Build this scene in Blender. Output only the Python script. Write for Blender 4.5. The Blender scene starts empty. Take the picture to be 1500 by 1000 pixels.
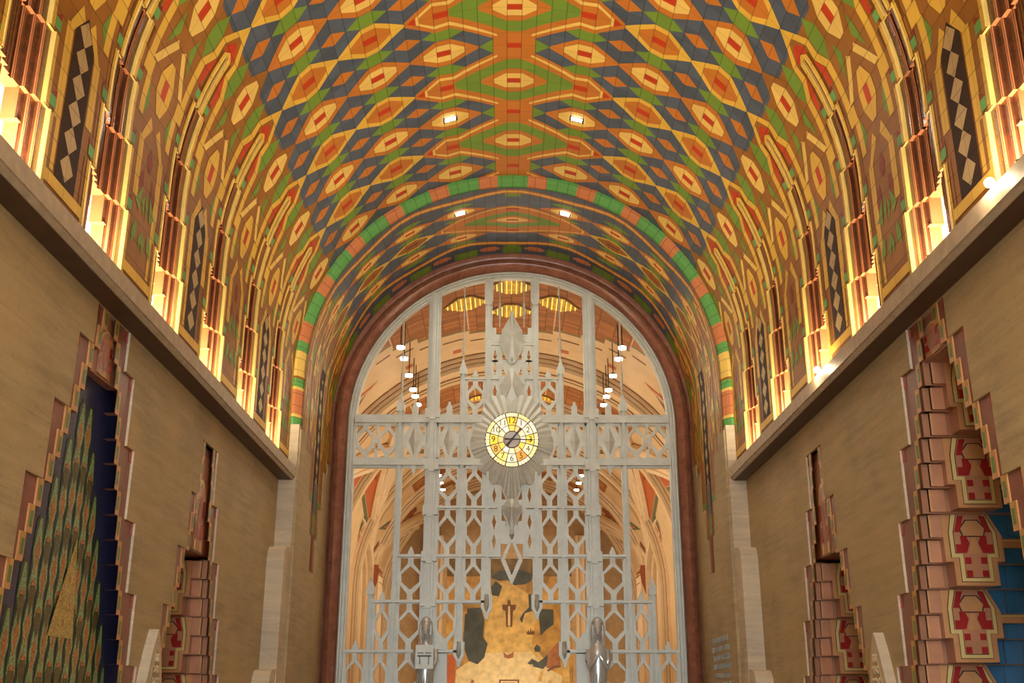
import bpy, math, random
from mathutils import Vector, Matrix
random.seed(11)
SC = bpy.context.scene
COL = SC.collection
PI = math.pi
# tuning of the light
NICHE_W = 24.
VAULT_W = 60.
DAY = 8.
EXPO = 0.5
LAMP_POS = [(s*2.42, y, 9.0, .085) for s in (-1, 1) for y in (22.25, 23.05, 24.35, 25.55, 26.15, 26.95, 36.0, 37.25, 38.5)]
MS = .0283; MZ = 6.85
LIGHTS = [
 ('hall_warm', (0, 27, 8.8), (0, 0, 0), 3, 10, 190, (1., .86, .64)),
 ('hall_warm', (0, 38, 8.8), (0, 0, 0), 3, 12, 230, (1., .86, .64)),
 ('hall_up', (0, 30, 3.0), (3.14159, 0, 0), 5, 14, 330, (1., .84, .62)),
 ('mural_wash', (0, 42.5, 2.0), (1.9, 0, 0), 4, 1, 60, (1., .85, .6)),
 ('day', (2.15, -6.35, 4.0), (-1.5708, 3.14159, 0.0), 1.7, 7, 1500, (.86, .95, 1.)),
 ('day', (0, -6.35, 4.0), (-1.5708, 3.14159, 0), 1.7, 7, 900, (.86, .95, 1.)),
 ('lobby_fill', (0, -1.0, 8.5), (0, 0, 0), 3, 4, 260, (1., .85, .64)),  # unseen warm fill added behind the viewpoint
]

# ------------------------------------------------------------------ materials
MATS = {}
def _new(name):
    m = bpy.data.materials.new(name); m.use_nodes = True
    nt = m.node_tree; b = nt.nodes['Principled BSDF']
    return m, nt, b
def mth(nt, op, a, b=None, c=None):
    n = nt.nodes.new('ShaderNodeMath'); n.operation = op
    for i, x in enumerate((a, b, c)):
        if x is None: continue
        if isinstance(x, (int, float)): n.inputs[i].default_value = x
        else: nt.links.new(x, n.inputs[i])
    return n.outputs[0]
def mixc(nt, fac, a, b, mode='MIX'):
    n = nt.nodes.new('ShaderNodeMix'); n.data_type = 'RGBA'; n.blend_type = mode
    for key, x in (('Factor', fac), ('A', a), ('B', b)):
        s = [i for i in n.inputs if i.name == key and (i.type == ('VALUE' if key == 'Factor' else 'RGBA'))][0]
        if isinstance(x, (int, float)): s.default_value = x
        elif isinstance(x, tuple): s.default_value = (x[0], x[1], x[2], 1)
        else: nt.links.new(x, s)
    return [o for o in n.outputs if o.type == 'RGBA'][0]
def noise(nt, scale, detail=4, vec=None, rough=.55):
    n = nt.nodes.new('ShaderNodeTexNoise'); n.inputs['Scale'].default_value = scale
    n.inputs['Detail'].default_value = detail; n.inputs['Roughness'].default_value = rough
    if vec is not None: nt.links.new(vec, n.inputs['Vector'])
    return n.outputs['Fac']
def coords(nt, kind='Object', scale=None):
    n = nt.nodes.new('ShaderNodeTexCoord'); o = n.outputs[kind]
    if scale:
        mp = nt.nodes.new('ShaderNodeMapping'); mp.inputs['Scale'].default_value = scale
        nt.links.new(o, mp.inputs['Vector']); o = mp.outputs['Vector']
    return o
def plain(name, col, rough=.5, metal=0., var=.12, vs=6., bump=0., emit=0., spec=.5):
    if name in MATS: return MATS[name]
    m, nt, b = _new(name)
    o = coords(nt)
    f = noise(nt, vs, 4, o)
    dark = tuple(c*(1-var) for c in col); lite = tuple(min(1, c*(1+var)) for c in col)
    mm = nt.nodes.new('ShaderNodeMapRange'); nt.links.new(f, mm.inputs[0])
    mm.inputs[1].default_value = .3; mm.inputs[2].default_value = .7
    c = mixc(nt, mm.outputs[0], dark, lite)
    nt.links.new(c, b.inputs['Base Color'])
    b.inputs['Roughness'].default_value = rough; b.inputs['Metallic'].default_value = metal
    b.inputs['Specular IOR Level'].default_value = spec
    if bump:
        bp = nt.nodes.new('ShaderNodeBump'); bp.inputs['Strength'].default_value = bump
        bp.inputs['Distance'].default_value = .02
        nt.links.new(f, bp.inputs['Height']); nt.links.new(bp.outputs[0], b.inputs['Normal'])
    if emit:
        b.inputs['Emission Color'].default_value = (*col, 1); b.inputs['Emission Strength'].default_value = emit
    MATS[name] = m; return m
def tile(name, col, rough=.33, su=.2, ou=.1, sv=1/6., ov=0., gw=.006, var=.10):
    """glazed tile: joints and a little tile-to-tile variation in the surface's own (u, v) metres"""
    if name in MATS: return MATS[name]
    m, nt, b = _new(name)
    uvn = nt.nodes.new('ShaderNodeUVMap'); uvn.uv_map = 'UVMap'
    sp = nt.nodes.new('ShaderNodeSeparateXYZ'); nt.links.new(uvn.outputs[0], sp.inputs[0])
    U, V = sp.outputs[0], sp.outputs[1]
    iu = mth(nt, 'DIVIDE', mth(nt, 'SUBTRACT', U, ou), su); iv = mth(nt, 'DIVIDE', mth(nt, 'SUBTRACT', V, ov), sv)
    def edge(i, s, w):
        fr = mth(nt, 'FRACT', i); d = mth(nt, 'MINIMUM', fr, mth(nt, 'SUBTRACT', 1., fr))
        return mth(nt, 'LESS_THAN', d, w/s)
    g = mth(nt, 'MAXIMUM', edge(iu, su, gw), mth(nt, 'MULTIPLY', edge(iv, sv, gw*.5), .55))
    wn = nt.nodes.new('ShaderNodeTexWhiteNoise'); wn.noise_dimensions = '2D'
    cb = nt.nodes.new('ShaderNodeCombineXYZ')
    nt.links.new(mth(nt, 'FLOOR', iu), cb.inputs[0]); nt.links.new(mth(nt, 'FLOOR', iv), cb.inputs[1])
    nt.links.new(cb.outputs[0], wn.inputs['Vector'])
    nz = noise(nt, 5., 3, coords(nt))
    f = mth(nt, 'ADD', mth(nt, 'MULTIPLY', wn.outputs['Value'], .6), mth(nt, 'MULTIPLY', nz, .4))
    c = mixc(nt, f, tuple(x*(1-var) for x in col), tuple(min(1, x*(1+var)) for x in col))
    c = mixc(nt, mth(nt, 'MULTIPLY', g, .6), c, tuple(x*.22 for x in col))
    nt.links.new(c, b.inputs['Base Color'])
    b.inputs['Roughness'].default_value = rough+.12; b.inputs['Specular IOR Level'].default_value = .3
    bp = nt.nodes.new('ShaderNodeBump'); bp.inputs['Strength'].default_value = .15; bp.inputs['Distance'].default_value = .01
    nt.links.new(nz, bp.inputs['Height']); nt.links.new(bp.outputs[0], b.inputs['Normal'])
    MATS[name] = m; return m
def stone(name, col, block=(1.5, .62)):
    """travertine in big blocks, bedding streaks, pits"""
    if name in MATS: return MATS[name]
    m, nt, b = _new(name)
    o = coords(nt)
    st = noise(nt, 1., 6, coords(nt, 'Object', (1.2, 1.2, 14.)), .62)
    bl = noise(nt, 1.1, 5, o); fn = noise(nt, 38., 3, o)
    pit = noise(nt, 16., 2, coords(nt, 'Object', (1., 1., 1.9)))
    f = mth(nt, 'ADD', mth(nt, 'MULTIPLY', st, .5), mth(nt, 'ADD', mth(nt, 'MULTIPLY', bl, .35), mth(nt, 'MULTIPLY', fn, .15)))
    mr = nt.nodes.new('ShaderNodeMapRange'); nt.links.new(f, mr.inputs[0])
    mr.inputs[1].default_value = .36; mr.inputs[2].default_value = .64
    c = mixc(nt, mr.outputs[0], tuple(x*.70 for x in col), tuple(min(1, x*1.25) for x in col))
    big = nt.nodes.new('ShaderNodeMapRange'); nt.links.new(noise(nt, .55, 5, o, .65), big.inputs[0]); big.inputs[1].default_value = .38; big.inputs[2].default_value = .66
    c = mixc(nt, mth(nt, 'MULTIPLY', big.outputs[0], .45), c, (col[0]*1.12, col[1]*.95, col[2]*.70))
    c = mixc(nt, mth(nt, 'MULTIPLY', mth(nt, 'GREATER_THAN', pit, .70), .45), c, tuple(x*.5 for x in col))
    sp = nt.nodes.new('ShaderNodeSeparateXYZ'); nt.links.new(o, sp.inputs[0])
    iz = mth(nt, 'DIVIDE', sp.outputs[2], block[1]); row = mth(nt, 'FLOOR', iz)
    iy = mth(nt, 'ADD', mth(nt, 'DIVIDE', sp.outputs[1], block[0]), mth(nt, 'MULTIPLY', row, .43))
    def edge(i, s, w):
        fr = mth(nt, 'FRACT', i); d = mth(nt, 'MINIMUM', fr, mth(nt, 'SUBTRACT', 1., fr)); return mth(nt, 'LESS_THAN', d, w/s)
    j = mth(nt, 'MAXIMUM', edge(iz, block[1], .0025), edge(iy, block[0], .0025))
    wn = nt.nodes.new('ShaderNodeTexWhiteNoise'); wn.noise_dimensions = '2D'
    cb = nt.nodes.new('ShaderNodeCombineXYZ'); nt.links.new(row, cb.inputs[0]); nt.links.new(mth(nt, 'FLOOR', iy), cb.inputs[1])
    nt.links.new(cb.outputs[0], wn.inputs['Vector'])
    c = mixc(nt, mth(nt, 'MULTIPLY', wn.outputs['Value'], .22), c, tuple(x*.72 for x in col))
    c = mixc(nt, mth(nt, 'MULTIPLY', j, .35), c, tuple(x*.4 for x in col))
    nt.links.new(c, b.inputs['Base Color']); b.inputs['Roughness'].default_value = .62
    bp = nt.nodes.new('ShaderNodeBump'); bp.inputs['Strength'].default_value = .25; bp.inputs['Distance'].default_value = .01
    nt.links.new(f, bp.inputs['Height']); nt.links.new(bp.outputs[0], b.inputs['Normal'])
    MATS[name] = m; return m
def marble(name, c1, c2, c3, rough=.18, sc=5.):
    if name in MATS: return MATS[name]
    m, nt, b = _new(name); o = coords(nt)
    a = noise(nt, sc, 8, o, .7); d = noise(nt, sc*.3, 4, o); v = noise(nt, sc*3.2, 6, o, .75)
    mr = nt.nodes.new('ShaderNodeMapRange'); nt.links.new(a, mr.inputs[0]); mr.inputs[1].default_value = .35; mr.inputs[2].default_value = .65
    c = mixc(nt, mr.outputs[0], c1, c2)
    c = mixc(nt, mth(nt, 'MULTIPLY', mth(nt, 'GREATER_THAN', v, .62), .5), c, c3)
    c = mixc(nt, mth(nt, 'MULTIPLY', d, .5), c, tuple(x*.55 for x in c1))
    nt.links.new(c, b.inputs['Base Color']); b.inputs['Roughness'].default_value = rough
    MATS[name] = m; return m
def emis(name, col, st):
    if name in MATS: return MATS[name]
    m, nt, b = _new(name); b.inputs['Base Color'].default_value = (*col, 1)
    b.inputs['Emission Color'].default_value = (*col, 1); b.inputs['Emission Strength'].default_value = st
    MATS[name] = m; return m
def mosaic_mat(name, col, var=.45):
    if name in MATS: return MATS[name]
    m, nt, b = _new(name)
    vo = nt.nodes.new('ShaderNodeTexVoronoi'); vo.inputs['Scale'].default_value = 70.
    nt.links.new(coords(nt), vo.inputs['Vector'])
    sp = nt.nodes.new('ShaderNodeSeparateXYZ'); nt.links.new(vo.outputs['Color'], sp.inputs[0])
    c = mixc(nt, sp.outputs[0], tuple(x*(1-var) for x in col), tuple(min(1, x*(1+var)) for x in col))
    c = mixc(nt, mth(nt, 'MULTIPLY', sp.outputs[1], .25), c, (col[1], col[0], col[2]))
    nt.links.new(c, b.inputs['Base Color']); b.inputs['Roughness'].default_value = .3
    MATS[name] = m; return m

# glazed colours of the vault tiles
T = {}
def mk(k, name, col, **kw): T[k] = tile(name, col, **kw)
mk('orange', 'orange_glazed_tile', (.56, .185, .022))
mk('sienna', 'sienna_glazed_tile', (.33, .125, .016))
mk('cream', 'pale_yellow_glazed_tile', (.84, .57, .14))
mk('yellow', 'golden_yellow_glazed_tile', (.77, .47, .06))
mk('red', 'vermilion_glazed_tile', (.56, .045, .006))
mk('dred', 'dark_red_glazed_tile', (.27, .03, .008))
mk('green', 'moss_green_glazed_tile', (.165, .29, .032))
mk('sea', 'sea_green_glazed_tile', (.13, .37, .10))
mk('navy', 'slate_blue_glazed_tile', (.075, .100, .140), rough=.26, var=.3)
mk('choc', 'chocolate_glazed_tile', (.034, .013, .008), rough=.5)
mk('sand', 'sand_glazed_tile', (.52, .36, .16))
mk('pink', 'salmon_glazed_tile', (.62, .22, .09))
T['line'] = T['cream']

LIME = stone('travertine', (.47, .365, .195))
LIMEP = stone('pale_daylit_travertine', (.66, .56, .40), (9., .55))  # paler copy of the travertine, frontal daylight put into its colour
LEDGE = plain('ledge_stone', (.50, .40, .27), .5, var=.15, vs=9, bump=.1)

# ------------------------------------------------------------------ mesh builder
def clip(poly, ax, val, keep_ge):
    out = []; n = len(poly)
    for i in range(n):
        a, b = poly[i], poly[(i+1) % n]
        da = a[ax]-val; db = b[ax]-val
        if not keep_ge: da, db = -da, -db
        if da >= -1e-9: out.append(a)
        if (da > 1e-9 and db < -1e-9) or (da < -1e-9 and db > 1e-9):
            t = da/(da-db); out.append((a[0]+(b[0]-a[0])*t, a[1]+(b[1]-a[1])*t))
    return out
def area2(p):
    return sum(p[i][0]*p[(i+1) % len(p)][1]-p[(i+1) % len(p)][0]*p[i][1] for i in range(len(p)))
class MB:
    def __init__(s): s.v = []; s.f = []; s.m = []; s.uv = []; s.mats = []
    def mi(s, m):
        if m not in s.mats: s.mats.append(m)
        return s.mats.index(m)
    def poly(s, pts, mat, uvs=None):
        i0 = len(s.v); s.v += [tuple(p) for p in pts]
        s.f.append(tuple(range(i0, i0+len(pts)))); s.m.append(s.mi(mat))
        s.uv.append(uvs if uvs else [(p[0]+p[1], p[2]) for p in pts])
    def box(s, x0, x1, y0, y1, z0, z1, mat):
        if x0 > x1: x0, x1 = x1, x0
        if y0 > y1: y0, y1 = y1, y0
        P = [(x, y, z) for z in (z0, z1) for y in (y0, y1) for x in (x0, x1)]
        for q in ((0, 2, 3, 1), (4, 5, 7, 6), (0, 1, 5, 4), (2, 6, 7, 3), (0, 4, 6, 2), (1, 3, 7, 5)):
            s.poly([P[i] for i in q], mat)
    def prism(s, pts, fn, a, b, mat, mat2=None, caps=True):
        """2D outline pts; fn(p, t) -> 3D for t = a (front) and b (back)"""
        if area2(pts) < 0: pts = pts[::-1]
        A = [fn(p, a) for p in pts]; B = [fn(p, b) for p in pts]
        if caps: s.poly(A, mat); s.poly(B[::-1], mat2 or mat)
        for i in range(len(pts)):
            j = (i+1) % len(pts); s.poly([A[j], A[i], B[i], B[j]], mat2 or mat)
    def xz(s, pts, y0, y1, mat, mat2=None): s.prism(pts, lambda p, t: (p[0], t, p[1]), y0, y1, mat, mat2)
    def yz(s, pts, x0, x1, mat, mat2=None): s.prism(pts, lambda p, t: (t, p[0], p[1]), x0, x1, mat, mat2)
    def tube(s, path, r, mat, n=8, cap=True):
        rings = []
        P = [Vector(p) for p in path]
        for i, p in enumerate(P):
            d = (P[min(i+1, len(P)-1)]-P[max(i-1, 0)]).normalized()
            a = d.cross(Vector((0, 0, 1)) if abs(d.z) < .9 else Vector((1, 0, 0))).normalized(); b = d.cross(a)
            rr = r[i] if isinstance(r, (list, tuple)) else r
            rings.append([p+(a*math.cos(2*PI*k/n)+b*math.sin(2*PI*k/n))*rr for k in range(n)])
        for i in range(len(P)-1):
            for k in range(n):
                s.poly([rings[i][k], rings[i][(k+1) % n], rings[i+1][(k+1) % n], rings[i+1][k]], mat)
        if cap: s.poly(rings[0][::-1], mat); s.poly(rings[-1], mat)
    def sweep(s, prof, fn, ts, mats, closed=False):
        """prof: list of (a,b) profile points; fn(t,a,b) -> 3D ; one material per profile edge"""
        n = len(prof) if closed else len(prof)-1
        for i in range(len(ts)-1):
            for k in range(n):
                p, q = prof[k], prof[(k+1) % len(prof)]
                s.poly([fn(ts[i], *p), fn(ts[i], *q), fn(ts[i+1], *q), fn(ts[i+1], *p)],
                       mats[k % len(mats)] if isinstance(mats, (list, tuple)) else mats)
    def build(s, name, parent=None, smooth=False, weld=False, bevel=0.):
        me = bpy.data.meshes.new(name); me.from_pydata(s.v, [], s.f)
        for m in s.mats: me.materials.append(m)
        me.polygons.foreach_set('material_index', s.m)
        uvl = me.uv_layers.new(name='UVMap')
        flat = [c for u in s.uv for p in u for c in p]
        uvl.data.foreach_set('uv', flat)
        if smooth: me.polygons.foreach_set('use_smooth', [True]*len(s.f))
        me.update()
        o = bpy.data.objects.new(name, me); COL.objects.link(o)
        if parent: o.parent = parent; o.matrix_parent_inverse = Matrix.Translation(-parent.location)
        if weld or bevel:
            w = o.modifiers.new('weld', 'WELD'); w.merge_threshold = .0005
        if bevel:
            b = o.modifiers.new('bevel', 'BEVEL'); b.width = bevel; b.segments = 2; b.limit_method = 'ANGLE'
        return o
def tag(o, label=None, cat=None, group=None, kind=None):
    if label: o['label'] = label
    if cat: o['category'] = cat
    if group: o['group'] = group
    if kind: o['kind'] = kind
    return o
def empty(name, loc, label, cat, group=None):
    o = bpy.data.objects.new(name, None); COL.objects.link(o); o.location = loc; o.empty_display_size = .1
    return tag(o, label, cat, group)
def struct(o): o['kind'] = 'structure'; return o
def child(o, name, mb, **kw): return mb.build(name, o, **kw)
def dup(root, dy=0., dx=0., dz=0., label=None):
    r = root.copy(); COL.objects.link(r); r.location = root.location+Vector((dx, dy, dz))
    if label: r['label'] = label
    for ch in list(root.children):
        c = ch.copy(); COL.objects.link(c); c.parent = r; c.matrix_parent_inverse = ch.matrix_parent_inverse.copy()
        for g in list(ch.children):
            d = g.copy(); COL.objects.link(d); d.parent = c; d.matrix_parent_inverse = g.matrix_parent_inverse.copy()
    return r

# ------------------------------------------------------------------ measures of the place (metres)
R1 = 3.6; ZS = 6.82; A = 1.003; Y0 = 12.0786; P = 1.7716       # vault radius, spring height, pattern pitch
YP = 16.88; R2 = 3.44; YG = 19.95; YB = -6.0                      # transverse rib, inner vault, gate plane, back of lobby
XW = 3.72; ZL = 5.20; XL = 3.46; ZLb = 5.01                       # lower walls, ledge
HQ = R1*PI/2

def vmap(u, v, off=0., side=1, R=R1):
    s = u*A; q = R*PI/2
    if s < q: X = (R-off)*math.sin(s/R); Z = ZS+(R-off)*math.cos(s/R)
    else: X = R-off; Z = ZS-(s-q)
    return (side*X, Y0+v*P, Z)
UB = (HQ+ZS-(ZL-.05))/A                       # u at the ledge
US = [3.97, 4.68, 5.30, 5.91, 6.53, UB]       # niche levels
WS = [.02, .075, .135, .195, .255]
def put(mb, pts, mat, layer, side, domains, R=R1, mapf=None, lift=.0013):
    if area2(pts) < 0: pts = pts[::-1]
    for (u0, u1, v0, v1) in domains:
        p = pts
        for ax, val, ge in ((0, u0, True), (0, u1, False), (1, v0, True), (1, v1, False)):
            p = clip(p, ax, val, ge)
            if len(p) < 3: break
        if len(p) < 3: continue
        ua = min(q[0] for q in p); ub = max(q[0] for q in p)
        k = math.floor((ua-.1)/.2)
        while .1+k*.2 < ub-1e-6:
            a, b = .1+k*.2, .1+(k+1)*.2; k += 1
            s_ = clip(clip(p, 0, a, True), 0, b, False) if (a > ua or b < ub) else p
            if len(s_) < 3 or abs(area2(s_)) < 2e-6: continue
            mf = mapf or (lambda u, v, off: vmap(u, v, off, side, R))
            P3 = [mf(q[0], q[1], .002+layer*lift) for q in s_]
            if side > 0: P3 = P3[::-1]; uv = s_[::-1]
            else: uv = s_
            mb.poly(P3, mat, [(q[0]*side, q[1]) for q in uv])

# ------------------------------------------------------------------ main vault mosaic
def hexa(m, c, w, hw, t):          # elongated hexagon: tips w out, flats at +-.1
    return [(m-w, c-t), (m-.1, c-hw), (m+.1, c-hw), (m+w, c-t), (m+w, c+t), (m+.1, c+hw), (m-.1, c+hw), (m-w, c+t)]
def rect(u0, u1, v0, v1): return [(u0, v0), (u1, v0), (u1, v1), (u0, v1)]
def mir(pts): return [(u, -v) for u, v in pts]
def eye(S, m, c, outer, inner, red, ring=True):
    if ring: S.append((hexa(m, c, .5, .175, .012), outer, 2))
    S.append((hexa(m, c, .3, .12 if outer == 'yellow' else .11, .032), inner, 3))
    S.append((rect(m-.1, m+.1, c-.036, c+.036), red, 4))
def period(S, c, kind):
    """all tile shapes between v=c and v=c+1 on one side (u>=0)"""
    # crown lens at v=c
    S += [([(0, c-.45), (.29, c-.40), (.88, c-.19), (.88, c+.19), (.29, c+.40), (0, c+.45)], 'orange', 2),
          ([(.88, c-.19), (1.1, c-.21), (1.5, c-.03), (1.5, c+.03), (1.1, c+.21), (.88, c+.19)], 'orange', 2),
          ([(.24, c-.375), (.9, c-.145), (.9, c+.145), (.24, c+.375)], 'cream', 3),
          ([(.9, c-.145), (1.1, c-.165), (1.34, c-.04), (1.34, c+.045), (1.1, c+.16), (.9, c+.145)], 'cream', 3),
          ([(0, c-.43), (.24, c-.345), (.88, c-.105), (.88, c+.105), (.24, c+.345), (0, c+.43)], 'orange', 4),
          ([(.88, c-.105), (1.1, c-.125), (1.295, c-.03), (1.295, c+.04), (1.1, c+.12), (.88, c+.105)], 'orange', 4),
          ([(0, c-.315), (.12, c-.305), (.88, c-.05), (.88, c+.035), (.12, c+.305), (0, c+.315)], 'green', 5),
          ([(0, c-.175), (.11, c-.175), (.485, c-.03), (.485, c+.02), (.11, c+.175), (0, c+.175)], 'orange', 6),
          ([(0, c-.105), (.13, c-.105), (.295, c-.03), (.295, c+.03), (.13, c+.105), (0, c+.105)], 'cream', 7),
          (rect(0, .1, c-.034, c+.034), 'red', 8), (rect(.9, 1.1, c-.036, c+.036), 'red', 6),
          ([(1.35, c-.05), (1.46, c), (1.35, c+.05)], 'red', 4),
          ([(0, c+.34), (.13, c+.34), (.295, c+.405), (.295, c+.61), (.13, c+.67), (0, c+.67)], 'orange', 3),
          (rect(0, .1, c+.466, c+.534), 'red', 4),
          ([(.295, c+.41), (.5, c+.5), (.295, c+.60)], 'green', 2)]
    for m in (1, 2, 3, 4):
        for q in (.25, .75):
            S.append(([(m-.3, c+q), (m-.1, c+q-.07), (m+.1, c+q-.07), (m+.29, c+q), (m+.1, c+q+.07), (m-.1, c+q+.07)], 'green', 1))
            if m < 4: S.append(([(m+.3, c+q), (m+.5, c+q-.072), (m+.69, c+q), (m+.5, c+q+.072)], 'orange', 1))
        eye(S, m, c+.5, 'orange' if m < 4 else 'sienna', 'cream', 'red')
    for m in (2, 3): eye(S, m, c, 'yellow', 'orange', 'red')
    # niche head
    for sg in (1, -1):
        X = lambda L: [(u, c+sg*v) for u, v in L]
        S += [(X([(3.5, 0), (3.9, .17), (4.1, .17), (4.1, 0)]), 'yellow', 2),
              (X([(4.1, 0), (4.1, .17), (4.3, .25), (4.3, 0)]), 'yellow', 2),
              (X(rect(4.3, 4.9, 0, .25)), 'yellow', 2),
              (X([(3.7, 0), (3.7, .03), (3.92, .115), (4.1, .10), (4.3, .18), (4.9, .18), (4.9, 0)]), 'sienna', 3),
              (X([(3.78, 0), (3.78, .028), (3.91, .088), (4.03, .035), (4.03, 0)]), 'red', 4),
              (X([(4.1, .088), (4.27, .095), (4.49, .125), (4.48, .16), (4.29, .168), (4.1, .095)]), 'red', 4),
              (X([(4.2, .357), (4.5, .325), (4.65, .315), (4.4, .41)]), 'green', 2),
              (X([(4.47, .43), (4.52, .475), (4.88, .31), (4.88, .245)]), 'cream', 2),
              (X(rect(4.9, 5.08, .17, .29)), 'yellow', 2),
              (X(rect(5.08, 5.48, .235, .30)), 'yellow', 2),
              (X([(5.09, .30), (5.28, .30), (5.46, .305), (5.31, .36)]), 'green', 2),
              (X([(5.38, .425), (5.48, .47), (5.67, .375), (5.67, .32)]), 'yellow', 2)]
        for k, g in enumerate((4.53, 5.15, 5.77, 6.39)):
            w = WS[k]
            S.append((X([(g, w+.045), (g+.1, w+.045), (g+.1, w+.11), (g, w+.11)]), 'sea', 5))
            S.append((X([(g-.07, w+.11), (g+.0, w+.045), (g+.0, w+.11)]), 'dred', 4))
        for k in range(5):
            S.append((X(rect(US[k], US[k+1], WS[k], WS[k]+.045)), 'yellow', 6))
            S.append((X(rect(US[k], US[k+1], WS[k]+.05, WS[k]+.078)), 'sienna', 3))
        S.append((X([(3.90, 0), (3.97, .045+.02), (US[1], .065), (US[1], 0)]), 'yellow', 6.5))
        S.append((X(rect(6.98, 7.08, .25, .5)), 'yellow', 7))
        if kind: S.append((X(rect(5.67, 6.95, .30, .372)), 'yellow', 2))
        else: S.append((X(rect(5.67, 6.3, .30, .372)), 'yellow', 2))
    p = c+.5
    S.append((hexa(5, p, .3, .105, .03), 'yellow', 3)); S.append((hexa(5, p, .1, .035, .035), 'red', 4))
    if kind:       # checkered panel
        S.append(([(5.42, p), (5.64, p-.112), (6.97, p-.112), (6.97, p+.112), (5.64, p+.112)], 'choc', 3))
        for i in range(6):
            uc = 5.58+i*.246; S.append(([(uc-.125, p), (uc, p-.073), (uc+.125, p), (uc, p+.073)], 'sand', 4))
    else:          # panel with leaf marks
        S.append(([(5.66, p), (5.8, p-.045), (5.92, p-.02), (5.92, p+.02), (5.8, p+.045)], 'dred', 3))
        for sg in (1, -1):
            X = lambda L: [(u, p+sg*v) for u, v in L]
            S += [(X([(5.95, .07), (6.08, .135), (6.2, .13), (6.12, .06)]), 'dred', 3),
                  (X([(6.12, .06), (6.2, .10), (6.32, .15), (6.4, .08)]), 'green', 4),
                  (X([(6.16, .0), (6.42, .02), (6.25, .05)]), 'green', 3),
                  (X([(6.5, .11), (6.62, .15), (6.76, .15), (6.68, .09), (6.56, .08)]), 'green', 3),
                  (X([(6.54, .0), (6.66, .05), (6.78, .03), (6.66, .0)]), 'green', 3)]
vm = MB()
K0, K1 = -11, 4
VMAXV = (YP-Y0)/P; VMINV = (YB-Y0)/P
for side in (1, -1):
    dom = [(0, US[0], VMINV, VMAXV)]
    for k in range(5):
        for c in range(K0, 3):
            a, b = c+WS[k], c+1-WS[k]
            if c < -6: a, b = c, c+1                 # behind the viewpoint the wall runs on plain
            elif c == -6: a = c
            if c == 2: b = min(b, VMAXV)
            a = max(a, VMINV); b = min(b, VMAXV)
            if b > a: dom.append((US[k], US[k+1], a, b))
    # close the plain part next to the first niche
    S = [(rect(0, 3.75, VMINV, VMAXV), 'navy', 0), (rect(3.75, UB, VMINV, VMAXV), 'sienna', 0)]
    for c in range(K0, K1): period(S, c, c % 2 != 0)
    for pts, col, layer in S: put(vm, pts, T[col], layer, side, dom)
ceil = struct(vm.build('ceiling'))
WHT2 = emis('round_lamp_white', (1., .95, .88), 22.)
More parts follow.
